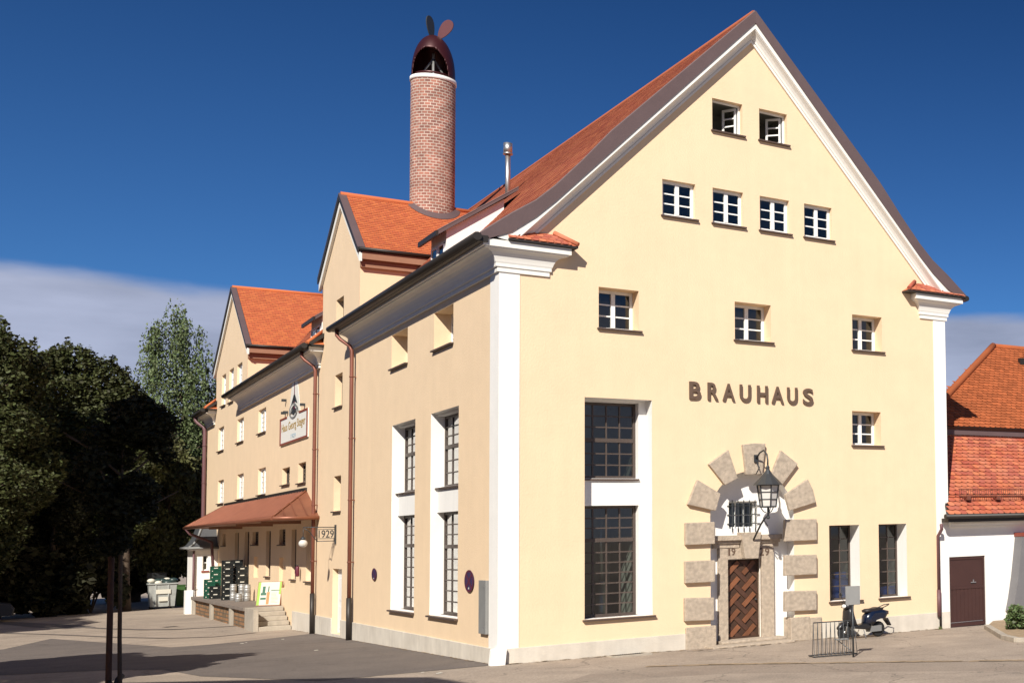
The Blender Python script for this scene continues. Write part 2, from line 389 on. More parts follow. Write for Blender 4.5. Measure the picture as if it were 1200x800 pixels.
# ------------------------------------------------------------------ the brewery
B = empty('brewery_building', (0, 0, 0), label='long cream brewery with steep tiled gables, stone door arch and brown wall lettering', cat='building')
wall = MB('cream', 'white', 'interior', 'interior_pale', 'stone')
HOLES = {'R': [], 'L': []}
def reveals(pl, loop, o0, o1, m):
    n = len(loop)
    for i in range(n):
        a, b = loop[i], loop[(i+1) % n]
        wall.poly([F(pl, *a, o0), F(pl, *b, o0), F(pl, *b, o1), F(pl, *a, o1)], m)
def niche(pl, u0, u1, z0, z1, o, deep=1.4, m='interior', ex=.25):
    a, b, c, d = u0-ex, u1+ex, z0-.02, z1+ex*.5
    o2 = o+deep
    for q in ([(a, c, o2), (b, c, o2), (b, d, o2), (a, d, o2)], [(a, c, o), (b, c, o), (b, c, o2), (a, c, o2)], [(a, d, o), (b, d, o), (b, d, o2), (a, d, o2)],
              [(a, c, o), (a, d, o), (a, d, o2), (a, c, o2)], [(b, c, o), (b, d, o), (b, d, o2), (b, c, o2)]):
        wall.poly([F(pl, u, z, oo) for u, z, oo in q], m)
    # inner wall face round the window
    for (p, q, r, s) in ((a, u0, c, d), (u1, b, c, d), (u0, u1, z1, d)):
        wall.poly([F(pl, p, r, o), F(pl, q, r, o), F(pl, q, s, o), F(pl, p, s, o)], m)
def rect(u0, u1, z0, z1): return [(u0, z0), (u1, z0), (u1, z1), (u0, z1)]
def window(pl, u0, u1, z0, z1, o, cols, rows, fm, bar=.035, fr=.06, mullion=None, transom=None, label=None, pane_rows=None, th=.06, parent=None, pane=True, sill=True, sillo=-.08, sx=(.04, .07), sm='sill', grid=True):
    """one window as a part (frame and glazing bars) with sub-parts pane and sill"""
    mb = MB(fm); oc = o+th/2
    fbox(mb, pl, u0+.002, u0+fr, z0+.002, z1-.002, o, o+th); fbox(mb, pl, u1-fr, u1-.002, z0+.002, z1-.002, o, o+th)
    fbox(mb, pl, u0+fr, u1-fr, z0+.002, z0+fr, o+.002, o+th-.002); fbox(mb, pl, u0+fr, u1-fr, z1-fr, z1-.002, o+.002, o+th-.002)
    iu0, iu1, iz0, iz1 = u0+fr, u1-fr, z0+fr, z1-fr
    if mullion:
        c = (u0+u1)/2; fbox(mb, pl, c-mullion/2, c+mullion/2, iz0, iz1, o-.012, o+th-.004)
    if transom:
        for tz in transom: fbox(mb, pl, iu0, iu1, tz-.05, tz+.05, o-.015, o+th+.01)
    if grid:
        for i in range(1, cols):
            if mullion and cols % 2 == 0 and i == cols//2: continue
            c = iu0+(iu1-iu0)*i/cols; fbox(mb, pl, c-bar/2, c+bar/2, iz0, iz1, o+.012, o+th-.012)
        if pane_rows: zs = pane_rows
        else: zs = [iz0+(iz1-iz0)*j/rows for j in range(1, rows)]
        for zz in zs: fbox(mb, pl, iu0, iu1, zz-bar/2, zz+bar/2, o+.016, o+th-.016)
    w = mb.build('window', B if parent is None else parent)
    if label: w['label'] = label
    if pane:
        g = MB('glass'); g.poly([F(pl, *p, oc+.004) for p in rect(iu0, iu1, iz0, iz1)]); g.build('pane', w)
    if sill:
        s = MB(sm); a, b = u0-sx[0], u1+sx[1]
        s.prism([F(pl, a, z0-.055, sillo), F(pl, a, z0-.012, sillo), F(pl, a, z0+.004, o-.002), F(pl, a, z0-.055, o-.002)], Vector(F(pl, b-a, 0, 0)) if pl == 'R' else Vector((0, b-a, 0)))
        s.build('sill', w, bevel=.006)
    return w
def simple(pl, u0, u1, z0, z1, o, m='cream', **k):
    HOLES[pl].append(rect(u0, u1, z0, z1)); reveals(pl, rect(u0, u1, z0, z1), 0, o, m)
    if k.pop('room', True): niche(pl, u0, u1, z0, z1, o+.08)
    return window(pl, u0, u1, z0, z1, o, **k)
U = lambda v: v*1.1
Zc = lambda v: v*1.1-.25
# gable front, upper rows
for i, (a, b) in enumerate([(4.823, 5.609), (6.059, 6.823)]):
    z0, z1 = Zc(12.748)+.055, Zc(13.586); u0, u1 = U(a), U(b)
    w = simple('R', u0, u1, z0, z1, .16, cols=1, rows=1, fm='window_white', fr=.05, pane=False, grid=False, label='small attic window standing open with a dark room behind')
    # opened casement, hinged on the right jamb and swung inwards
    c = MB('window_white'); h = u1-.07; ww = (u1-u0)*.52; zz0, zz1 = z0+.06, z1-.06
    M = Matrix.Translation((h, .24, 0)) @ Matrix.Rotation(math.radians(-62 if i == 0 else -50), 4, 'Z')
    for (p, q, r, s) in ((-ww, -ww+.055, zz0, zz1), (-.055, 0, zz0, zz1), (-ww+.055, -.055, zz0, zz0+.06), (-ww+.055, -.055, zz1-.06, zz1)): c.box(p, q, -.02, .02, r, s, M=M)
    for t in (1/3, 2/3):
        zq = zz0+.06+(zz1-zz0-.12)*t; c.box(-ww+.055, -.055, -.012, .012, zq-.018, zq+.018, M=M)
    c.build('casement', w)
for a, b in [(3.574, 4.383), (4.82, 5.61), (6.054, 6.859), (7.281, 8.077)]:
    simple('R', U(a), U(b), Zc(10.455)+.055, Zc(11.359), .13, cols=2, rows=3, fm='window_white', mullion=.10, fr=.075, bar=.035)
for a, b in [(2.096, 3.007), (5.367, 6.326), (8.646, 9.548)]:
    simple('R', U(a), U(b), Zc(7.641)+.055, Zc(8.618), .40, cols=2, rows=3, fm='window_white', mullion=.10, fr=.075, bar=.035)
simple('R', U(8.607), U(9.476), Zc(5.131)+.055, Zc(6.065), .38, cols=2, rows=3, fm='window_white', mullion=.10, fr=.075, bar=.035)
# big two-storey window of the brew room
def tall(pl, u0, u1, z0, z1, zm0, zm1, o1, o2, ins, cols, up_rows, lo_rows, tr_up, tr_lo, insl=0.0, label=None):
    HOLES[pl].append(rect(u0, u1, z0, z1)); reveals(pl, rect(u0, u1, z0, z1), 0, o1, 'white')
    a, b = u0+insl, u1-ins
    wall.rsheet((u0, u1, z0, z1), [(a, b, z0+.002, zm0), (a, b, zm1, z1-.06)], lambda u, z: F(pl, u, z, o1), 'white')
    for q in ((z0+.002, zm0), (zm1, z1-.06)):
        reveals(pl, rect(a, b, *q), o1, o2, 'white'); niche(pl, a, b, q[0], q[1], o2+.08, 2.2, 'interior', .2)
    def rows(q0, q1, tr, nu, nl):
        r = [q0+.06+(tr-.05-q0-.06)*j/nl for j in range(1, nl)]+[tr+.05+(q1-.06-tr-.05)*j/nu for j in range(1, nu)]
        return r
    w1 = window(pl, a, b, z0+.002, zm0, o2, cols, 1, 'window_dark', bar=.034, fr=.07, transom=[tr_lo], pane_rows=rows(z0, zm0, tr_lo, *lo_rows), sillo=-.09, sx=(.05+insl, ins+.06), label=(label+', lower storey') if label else None)
    w2 = window(pl, a, b, zm1, z1-.06, o2, cols, 1, 'window_dark', bar=.034, fr=.07, transom=[tr_up], pane_rows=rows(zm1, z1-.06, tr_up, *up_rows), sillo=o1-.06, sx=(.0, .0), label=(label+', upper storey') if label else None)
    return w1, w2
eu0, eu1 = U(1.785), U(3.307)
tall('R', eu0, eu1, Zc(1.095)+.055, Zc(6.09), RZ(720, 591.5), RZ(720, 560.5, 0.)+.02, .36, .56, .20, 4, (3, 3), (3, 7), RZ(720, 516, .56), RZ(720, 632, .56))
for a, b in [(7.89, 8.775), (9.357, 10.226)]:
    simple('R', U(a), U(b), Zc(1.107)+.055, Zc(3.09), .52, m='white', cols=3, rows=6, fm='window_dark', fr=.05, bar=.03)
# left facade, brew house
for a, b, l in [(6.831, 9.219, 0), (2.986, 5.365, 0)]:
    tall('L', U(a), U(b), Zc(1.126)+.055, Zc(6.082), LZ(516, 600, .14), Zc(4.221)+.055, .16, .34, .0, 4, (3, 3), (3, 6), LZ(530, 522 if a < 5 else 521, .3) if a < 5 else LZ(480, 532, .3), LZ(530, 640, .3) if a < 5 else LZ(480, 639, .3), insl=0, label=None)
for a, b in [(7.673, 9.361), (3.478, 5.15)]:
    simple('L', U(a), U(b), Zc(7.578)+.055, 9.15, .42, cols=2, rows=3, fm='window_white', mullion=.1)
# tower
simple('L', 16.95, 18.15, 10.2, LZ(394.5, 352), .21, cols=2, rows=4, fm='window_dark', fr=.05, sill=False)
simple('L', 17.0, 18.2, LZ(391.5, 479.8)+.05, LZ(393.2, 439.8), .21, cols=2, rows=4, fm='window_dark', fr=.05)
simple('L', 17.05, 18.2, LZ(390, 600.5)+.05, LZ(391.9, 558), .21, cols=2, rows=4, fm='window_dark', fr=.05)
# tower door
dz0, dz1 = gz(0, 17.4)+.10, 2.15
HOLES['L'].append(rect(16.75, 18.2, dz0, dz1)); reveals('L', rect(16.75, 18.2, dz0, dz1), 0, .20, 'cream')
d = MB('window_white'); d.box(.16, .21, 16.77, 18.18, dz0+.01, dz1-.01); 
for zz in (dz0+.15, dz0+1.1): d.box(.145, .162, 16.95, 18.0, zz, zz+.75)
d = d.build('door', B); d['label'] = 'plain white side door set deep in the tower wall'
h = MB('iron'); h.tube([(.11, 16.95, 1.0), (.11, 17.1, 1.0)], .018); h.box(.11, .16, 16.94, 16.97, .98, 1.02); h.build('handle', d)
# wing windows
def lwin(xl, xr, yt, yb, **k):
    zt = LZ(xl, yt); zb = LZ(xl, yb)+.05; a, b = LY(xr, yt), LY(xl, yt)
    kw = dict(cols=2, rows=4, fm='window_white', mullion=.12, fr=.09, bar=.04); kw.update(k); o = kw.pop('o', .10)
    return simple('L', a, b, zb, zt, o, **kw)
for q in [(256, 262.5, 502, 530), (278.2, 285.7, 492, 520), (303, 311.8, 481, 509.5)]: lwin(*q)
for q in [(255.5, 262.2, 563.3, 591), (278, 285.5, 556.2, 586), (302.6, 311.5, 549.5, 581)]: lwin(*q)
for q in [(330.6, 339.7, 549, 569.5), (349.5, 358.6, 543, 567.5)]: lwin(*q, o=.16, fm='window_dark')
for q in [(260.2, 264.9, 440.5, 477), (268.8, 274, 434, 473), (278, 284, 428, 469)]: lwin(*q)
# openings under the canopy
for q in [(261, 264.5, 625, 640), (296, 303, 623, 639), (327.5, 334.5, 620, 639)]: lwin(*q, o=.12, fm='window_dark')
for q in [(275.5, 280, 624, 676), (287, 292.2, 623, 676), (312, 317.5, 622, 676), (342, 347.5, 620, 679.5)]: lwin(*q, o=.12, fm='window_dark', rows=7)
lwin(359, 367.5, 616, 682, o=.15, fm='window_white', rows=7)
for q in [(297.5, 303.2, 652, 676), (327.2, 335, 653, 688)]:
    a, b = LY(q[1], q[2]), LY(q[0], q[2]); z1 = LZ(q[0], q[2]); z0 = LZ(q[0], q[3]); HOLES['L'].append(rect(a, b, z0, z1)); reveals('L', rect(a, b, z0, z1), 0, .12, 'cream')
    wall.poly([F('L', *p, .12) for p in rect(a, b, z0, z1)], 'cream')

# portal recess with round head
pu0, pu1 = RX(832.5, 640), RX(930.5, 640); pc = (pu0+pu1)/2; pr_ = (pu1-pu0)/2; ptop = RZ(882, 551.5)
spr = ptop-pr_*1.0; pz0 = gz(6, 0)-.05; PO = .38
loop = [(pu0, pz0), (pu1, pz0), (pu1, spr)]+[(pc+pr_*math.cos(t), spr+pr_*math.sin(t)) for t in [math.pi*i/28 for i in range(1, 28)]]+[(pu0, spr)]
HOLES['R'].append(loop); reveals('R', loop, 0, PO, 'white')
gu0, gu1, gz0_, gz1_ = RX(854, 600, PO), RX(887.5, 600, PO), RZ(870, 618.5, PO), RZ(870, 587, PO)
du0, du1 = RX(853.5, 700, PO-.1), RX(893, 700, PO-.1); dzz1 = RZ(872, 654, PO-.1); dzz0 = gz(5.6, 0)+.14
wall.sheet(loop, [rect(gu0, gu1, gz0_, gz1_), rect(du0+.02, du1-.02, pz0+.02, dzz1-.02)], lambda u, z: F('R', u, z, PO), 'white')
reveals('R', rect(gu0, gu1, gz0_, gz1_), PO, PO+.2, 'white'); niche('R', gu0, gu1, gz0_, gz1_, PO+.28, 1.2)
# outer sheets
APX, APZ = 6.42, 17.3
YF, YV = -.30, -.33
FZ, FS = 16.94, 1.095
zb = -.6
wall.sheet([(0, zb), (W, zb), (W, 9.9), (W-.02, 10.0), (APX, 16.8), (.02, 10.0), (0, 9.9)], HOLES['R'], lambda u, z: F('R', u, z, 0), 'cream')
BG = dict(y0=14.59, y1=20.39, yp=17.26, zp=14.72, ze=12.35); DG = dict(y0=37.2, y1=47.3, yp=41.8, zp=15.4, ze=12.0)
wall.sheet([(0, zb), (50.5, zb), (50.5, 9.9), (DG['y1'], 9.9), (DG['y1'], DG['ze']), (DG['yp'], DG['zp']), (DG['y0'], DG['ze']), (DG['y0'], 9.9), (BG['y1'], 9.9), (BG['y1'], BG['ze']), (BG['yp'], BG['zp']), (BG['y0'], BG['ze']), (BG['y0'], 9.9), (0, 9.9)], HOLES['L'], lambda u, z: F('L', u, z, 0), 'cream')
# far walls
wall.poly([(W, 0, zb), (W, 50.5, zb), (W, 50.5, 9.9), (W, 0, 9.9)], 'cream')
wall.poly([(0, 50.5, zb), (W, 50.5, zb), (W, 50.5, 9.9), (6.37, 50.5, 16.6), (0, 50.5, 9.9)], 'cream')
# flank walls of the two cross gables
RP = [(0, 17.26), (2.94, 14.15), (3.9, 13.13), (4.65, 12.20), (5.25, 11.51), (5.7, 11.07), (6.25, 10.67), (6.95, 10.10)]
def roofz(X):
    dx = abs(X-APX)
    for (a, b), (c, d) in zip(RP, RP[1:]):
        if dx <= c: return b+(d-b)*(dx-a)/(c-a)
    return 10.1
for G in (BG, DG):
    xe = 0
    while roofz(xe) < G['ze']: xe += .05
    for yy in (G['y0'], G['y1']):
        wall.poly([(0.001, yy, 9.6), (0.001, yy, G['ze']), (xe, yy, G['ze']), (xe, yy, roofz(xe)-.3), (1.3, yy, 10.3), (.4, yy, 9.6)], 'cream')
# pilasters (white corner bands, a hair proud of the plaster)
prx = RX(608.5, 500); ply = LY(574.5, 500)
wall.box(-.014, prx, -.014, -.0005, .45, 9.4, 'white'); wall.box(-.014, -.0005, -.0005, ply, .45, 9.4, 'white')
wall.box(RX(1094.5, 450), W+.014, -.014, -.0005, .45, 9.62, 'white'); wall.box(W+.0005, W+.014, -.0005, .6, .0, 9.6, 'white')
wallo = wall.build('wall', B)
# plinth
ZP = .469
bl0, bl1 = RX(803, 750), RX(962, 715)
def pl_strip(pl, a, b, zt=ZP):
    n = max(1, int((b-a)/2))
    p = MB('plinth'); fbox(p, pl, a, b, -.6, zt, -.035, -.001); p.build('plinth', B, bevel=.012)
pl_strip('R', -.035, bl0); pl_strip('R', bl1, W-.0)
p = MB('plinth'); p.box(-.035, -.001, -.001, 16.75, -.6, ZP); p.box(-.035, -.001, 18.2, 25.3, -.6, ZP)
p.box(-.035, -.001, 16.75, 18.2, -.6, dz0-.002)
p.build('plinth', B, bevel=.012)
cs = MB('white'); cs.prism([(-.20, -.10, gz(0, 0)-.1), (.10, -.20, gz(0, 0)-.1), (.12, .0, gz(0, 0)-.1), (-.0, .16, gz(0, 0)-.1), (-.2, .08, gz(0, 0)-.1)], (0.06, .05, .47)); cs.build('corner_guard', B, bevel=.03)

# cornices
PROF = [(.0, 9.33), (.07, 9.33), (.07, 9.42), (.045, 9.43), (.11, 9.45), (.11, 9.53), (.13, 9.56), (.15, 9.62), (.19, 9.70), (.26, 9.77), (.36, 9.82), (.44, 9.84), (.44, 9.87), (.5, 9.87), (.5, 10.03), (.0, 10.03)]
def cornice(name, path_fn, n):
    mb = MB('cornice'); rings = []
    for o, z in PROF: rings.append([mb.bm.verts.new((*q, z)) for q in path_fn(o)])
    for A, Bq in zip(rings, rings[1:]):
        for j in range(len(A)-1):
            mb.bm.faces.new([A[j], A[j+1], Bq[j+1], Bq[j]])
    return mb.build(name, B)
k = .88  # left-hand projection factor
cornice('cornice', lambda o: [(1.05+o, -.001), (1.05+o, -o*.6-.001), (-o*k-.001, -o*.6-.001), (-o*k-.001, 15.2+o), (-.001, 15.2+o)], 5)
cornice('cornice', lambda o: [(11.88-o*.7, -.001), (11.88-o*.7, -o*.6-.001), (W+o+.001, -o*.6-.001), (W+o+.001, 6), ], 4)
cornice('cornice', lambda o: [(-.001, 20.75-o), (-o*k-.001, 20.75-o), (-o*k-.001, 38.9+o), (-.001, 38.9+o)], 4)
cornice('cornice', lambda o: [(-.001, 47.6-o), (-o*k-.001, 47.6-o), (-o*k-.001, 50.5+o), (3, 50.5+o)], 4)
# eaves boards + gutters
def gutter(pts, r=.10, board=None):
    g = MB('dark_metal'); g.tube(pts, r, 10)
    if board: g.box(-.56, -.35, board[0], board[1], 9.93, 10.075)
    g.build('gutter', B)
gutter([(-.60, -.42, 10.03), (-.60, 15.9, 10.03)], board=(-.36, 15.75))
gutter([(-.60, 20.1, 10.03), (-.60, 39.6, 10.03)], board=(20.3, 39.4))
gutter([(-.58, 47.0, 10.03), (-.58, 51.15, 10.03), (3, 51.15, 10.03)], board=(47.1, 51))
gutter([(W+.62, -.36, 10.04), (W+.62, 20, 10.04)], .085)

# ------------------------------------------------------------------ roofs
def tiled(mb, P0, du, dv, wu, wv, tw, te, m, clip=None, lift=.022, rnd=True, th=.014):
    """rows of plain tiles: P0 eave corner, du along the eave, dv up the slope; wu, wv extents; tw width, te exposure."""
    P0, du, dv = Vector(P0), Vector(du).normalized(), Vector(dv).normalized(); n = du.cross(dv).normalized()
    if n.z < 0: n = -n
    rows = int(wv/te+.999); cols = int(wu/tw)+2; k = mb.mi(m); bm = mb.bm
    for r in range(rows):
        off = (tw/2 if r % 2 else 0)
        for c in range(-1, cols):
            u0, u1 = c*tw+off, c*tw+off+tw*.965; v0, v1 = r*te, min((r+1.15)*te, wv)
            if u1 > wu: u1 = wu
            if u0 < 0: u0 = 0
            if u1-u0 < tw*.12: continue
            if clip and not clip((u0+u1)/2, v0+te*.5): continue
            j = random.uniform(-.006, .006); l = lift*random.uniform(.85, 1.15)
            if rnd:
                mid = (u0+u1)/2; h = (u1-u0)/2
                low = [(mid+h*math.cos(a), v0+te*.30-te*.30*math.sin(a)+j) for a in (math.pi, math.pi*.75, math.pi*.5, math.pi*.25, 0)]
            else: low = [(u0, v0+j), (u1, v0+j)]
            top = [(u1, v1), (u0, v1)]
            A = [bm.verts.new(P0+du*a+dv*b+n*l) for a, b in low]; T = [bm.verts.new(P0+du*a+dv*b+n*.004) for a, b in top]
            f = bm.faces.new(A+T); f.material_index = k; f.normal_update()
            if f.normal.dot(n) < 0: f.normal_flip()
            D = [bm.verts.new(v.co-n*th) for v in A]
            for i in range(len(A)-1): bm.faces.new([A[i], D[i], D[i+1], A[i+1]]).material_index = k
def slab(mb, quad, th, m):
    a = [Vector(p) for p in quad]; n = (a[1]-a[0]).cross(a[2]-a[0]).normalized()
    if n.z > 0: n = -n
    mb.prism(a, n*th, m)
roof = MB('tile_red', 'dark_metal', 'verge_metal')
prof = [(APX-d, z) for d, z in RP][::-1]   # left slope from eave up
YE = 50.9
def segs(pr): return list(zip(pr, pr[1:]))
for (xa, za), (xb, zbb) in segs(prof):
    if xb-xa < .01: continue
    for (ya, yb) in ((YV, 14.5), (14.5, 20.4), (20.4, 37.2), (37.2, 47.3), (47.3, YE)):
        if xb > .05:
            t_ = max(0, (.03-xa)/(xb-xa)) if (ya, yb) in ((14.5, 20.4), (37.2, 47.3)) else 0
            x_, z_ = xa+(xb-xa)*t_, za+(zbb-za)*t_
            slab(roof, [(x_, ya, z_), (xb, ya, zbb), (xb, yb, zbb), (x_, yb, z_)], .12, 'dark_metal')
            if t_:
                for (y1_, y2_) in ((14.5, 15.8), (20.1, 20.4), (37.2, 39.45), (46.9, 47.3)):
                    if ya <= y1_ and y2_ <= yb: slab(roof, [(xa, y1_, za), (x_, y1_, z_), (x_, y2_, z_), (xa, y2_, za)], .12, 'dark_metal')
    L_ = math.hypot(xb-xa, zbb-za)
    for (ya, yb) in ((YV+.09, 14.5), (20.4, 37.15), (47.35, YE-.2)):
        if xa > 2 and ya > 15: break
        tiled(roof, (xa, ya, za+.012), (0, 1, 0), (xb-xa, 0, zbb-za), yb-ya, L_, .24, .20, 'tile_red', rnd=False, lift=.010, th=.006)
    # long stretches of the upper roof
    if xa > 2: tiled(roof, (xa, 14.5, za+.012), (0, 1, 0), (xb-xa, 0, zbb-za), 36, L_, .45, .4, 'tile_red', rnd=False, lift=.01, th=.006)
for (d0, z0_), (d1, z1_) in zip(RP, RP[1:]):  # right slope
    slab(roof, [(APX+d0, YV+.06, z0_), (APX+d1, YV+.06, z1_), (APX+d1, YE, z1_), (APX+d0, YE, z0_)], .12, 'tile_red')
roof.tube([(APX, YV+.1, 17.27), (APX, YE, 17.27)], .06, 8, 'tile_red')
roofo = roof.build('roof', B, recalc=False)
# raised metal verge along both front slopes, and its front face
v = MB('verge_metal')
ft_l = [(-.12, 10.06), (.9, 10.80), (APX, 16.94)]
def rline(x): return roofz(x)
steps_ = [APX-6.93, APX-6.25, APX-5.7, APX-5.25, APX-4.65, APX-3.9, APX-2.94, APX-1.5, APX]
def ftop(x):
    pts = [(-.6, 9.93), (-.15, 9.99), (.88, 10.82), (APX, FZ)]
    for (a, b), (c, d) in zip(pts, pts[1:]):
        if x <= c: return b+(d-b)*(x-a)/(c-a)
    return FZ
for mir in (0, 1):
    mm = (lambda x: 2*APX-x) if mir else (lambda x: x)
    for a, b in zip(steps_, steps_[1:]):
        za, zbq = rline(a)+.02, rline(b)+.02; A, Bx = mm(a), mm(b)
        # top strip
        v.poly([(A, YV-.01, za), (Bx, YV-.01, zbq), (Bx, YV+.09, zbq), (A, YV+.09, za)])
        v.poly([(A, YV+.09, za), (Bx, YV+.09, zbq), (Bx, YV+.09, zbq-.06), (A, YV+.09, za-.06)])
        fa, fb = ftop(a), ftop(b)
        v.poly([(A, YV-.01, za), (Bx, YV-.01, zbq), (Bx, YV+.0, fb-.0), (A, YV+.0, fa-.0)])
        v.poly([(A, YV+.0, fa-.0), (Bx, YV+.0, fb-.0), (Bx, -.2, fb-.0), (A, -.2, fa-.0)])
        # standing rib
        v.poly([(A, YV+.05, za+.03), (Bx, YV+.05, zbq+.03), (Bx, YV+.07, zbq), (A, YV+.07, za)]); v.poly([(A, YV+.05, za+.03), (Bx, YV+.05, zbq+.03), (Bx, YV+.03, zbq), (A, YV+.03, za)])
v.build('verge_trim', B)
# raking moulding
rk = MB('cornice')
RK = [(.0, -.50), (-.15, -.50), (-.15, -.46), (-.165, -.45), (-.18, -.38), (-.22, -.26), (-.29, -.16), (-.36, -.12), (-.36, -.075), (-.40, -.075), (-.40, -.11), (-.47, -.11), (-.47, -.002)]
def rake(sign):
    rows = []
    for dzv, yo in RK:
        rows.append([rk.bm.verts.new((APX+sign*t, yo*.6, FZ+dzv-FS*t)) for t in (0., 6.05)])
    for A, Bq in zip(rows, rows[1:]): rk.bm.faces.new([A[0], A[1], Bq[1], Bq[0]])
    # white wedge where the roof kicks out
    rk.poly([(APX+sign*t, YF+.002, z) for t, z in ((5.3, FZ-FS*5.3), (5.54, 10.86), (6.57, 10.08), (6.3, 10.04), (5.85, 10.38), (5.6, FZ-FS*5.6-.02))])
rake(-1); rake(1)
rk.build('raking_cornice', B)
# small tiled caps on the cornice returns
def cap(x0, x1, side):
    c = MB('dark_metal', 'tile_old')
    yo = -.38; hx0, hx1 = (x0, x1)
    c.prism([(x0, -.001, 10.04), (x0, yo, 10.04), (x1, yo, 10.04), (x1, -.001, 10.04)], (0, 0, .05), 'dark_metal')
    if side > 0:  # hip towards +x
        q = [(x0, yo, 10.09), (x1, yo, 10.09), (x1-.45, -.01, 10.38), (x0, -.01, 10.38)]; e = [(x1, yo, 10.09), (x1, -.01, 10.09), (x1-.45, -.01, 10.38)]
    else:
        q = [(x0, yo, 10.09), (x1, yo, 10.09), (x1, -.01, 10.38), (x0+.45, -.01, 10.38)]; e = [(x0, yo, 10.09), (x0, -.01, 10.09), (x0+.45, -.01, 10.38)]
    c.poly(q, 'tile_old'); c.poly(e, 'tile_old')
    tiled(c, (x0 if side > 0 else x0+.1, yo-.02, 10.095), (1, 0, 0), (0, -yo, .29), x1-x0-.15, math.hypot(yo, .29), .17, .13, 'tile_old', lift=.012, th=.008, clip=lambda u, vv: ((x1-x0-.1-u) > vv*.95) if side > 0 else (u > vv*.9))
    hx = (x1, x1-.45) if side > 0 else (x0, x0+.45)
    c.tube([(hx[0], yo, 10.13), (hx[1], -.02, 10.43)], .06, 8, 'tile_old')
    c.build('cornice_cap', B, recalc=False)
cap(.1, 1.68, 1); cap(11.22, W+.55, -1)
def capL(y0, y1, near):
    c = MB('dark_metal', 'tile_orange')
    c.prism([(-.001, y0, 10.04), (-.52, y0, 10.04), (-.52, y1, 10.04), (-.001, y1, 10.04)], (0, 0, .05), 'dark_metal')
    c.poly([(-.52, y0, 10.1), (-.52, y1, 10.1), (0.2, y1, 10.75), (0.2, y0+.9, 10.75)], 'tile_orange'); c.poly([(-.52, y0, 10.1), (.2, y0, 10.1), (.2, y0+.9, 10.75)], 'tile_orange')
    c.tube([(-.52, y0, 10.13), (.2, y0+.9, 10.8)], .06, 8, 'tile_orange')
    c.build('cornice_cap', B)
capL(20.1, 22, True); capL(46.9, 49, True)

# cross gable roofs
def cross_roof(G, ov, m, ridge_px, tw):
    zr = LZ(*ridge_px, -.08); yr = LY(*ridge_px, -.08)
    xr = 0
    while roofz(xr) < zr and xr < 6.3: xr += .02
    mb = MB(m, 'dark_metal', 'verge_metal')
    for sgn, ye in ((-1, G['y0']-ov), (1, G['y1']+ov)):
        ze = G['ze']+.22-.05
        xe = 0
        while roofz(xe) < ze: xe += .02
        slope = Vector((0, yr-ye, zr-ze)); Ls = slope.length
        quad = [(-.10, ye, ze), (xe+.3, ye, ze), (xr+.3, yr, zr), (-.10, yr, zr)]
        slab(mb, quad, .10, 'verge_metal')
        wu = xr+.3-.08
        def clip(u, vv, xe=xe, xr=xr, Ls=Ls): return (.06+u) < xe+.35+(xr-xe)*vv/Ls
        tiled(mb, (.08, ye, ze+.006), (1, 0, 0), slope, wu, Ls, tw, tw*.8, m, clip=clip, rnd=False)
        # verge board and rib
        nb = slope.normalized()
        mb.prism([(-.14, ye, ze+.03), (-.14, yr, zr+.03), (-.14, yr, zr-.16), (-.14, ye, ze-.16)], (.04, 0, 0), 'dark_metal')
        mb.prism([(-.14, ye, ze+.034), (-.14, yr, zr+.034), (.08, yr, zr+.034), (.08, ye, ze+.034)], (0, 0, .03), 'verge_metal')
    mb.tube([(-.08, yr, zr+.03), (xr+.2, yr, zr+.03)], .09, 8, m)
    o = mb.build('cross_gable_roof', B, recalc=False)
    # white barge fillet under the verge and boxed eaves
    t = MB('cornice', 'soffit_wood', 'dark_metal')
    for sgn, yo, ye in ((-1, G['y0'], G['y0']-ov), (1, G['y1'], G['y1']+ov)):
        ze = G['ze']+.17
        t.prism([(-.09, ye+.0, ze-.16), (-.09, yr, zr-.16), (-.09, yr, zr-.42), (-.09, ye, ze-.42)], (.086, 0, 0), 'cornice')
        xe = 0
        while roofz(xe) < ze: xe += .02
        a, b = sorted((yo, ye))
        for zt, zl, ox in ((ze-.10, ze-.34, 0.), (ze-.345, ze-.58, .5), ):
            e = ye+(yo-ye)*ox; aa, bb = sorted((yo-.001*sgn*-1, e)); t.box(-.0, xe+.1, min(e, yo), max(e, yo), zl, zt, 'soffit_wood')
        t.tube([(-.1, ye+sgn*.05, ze-.02), (xe+.1, ye+sgn*.05, ze-.02)], .06, 8, 'dark_metal')
    t.build('eaves_trim', B)
    return yr, zr, xr
yB, zB, xB = cross_roof(BG, .30, 'tile_orange', (399, 228.5), .17)
yD, zD, xD = cross_roof(DG, .40, 'tile_orange', (272, 337), .24)

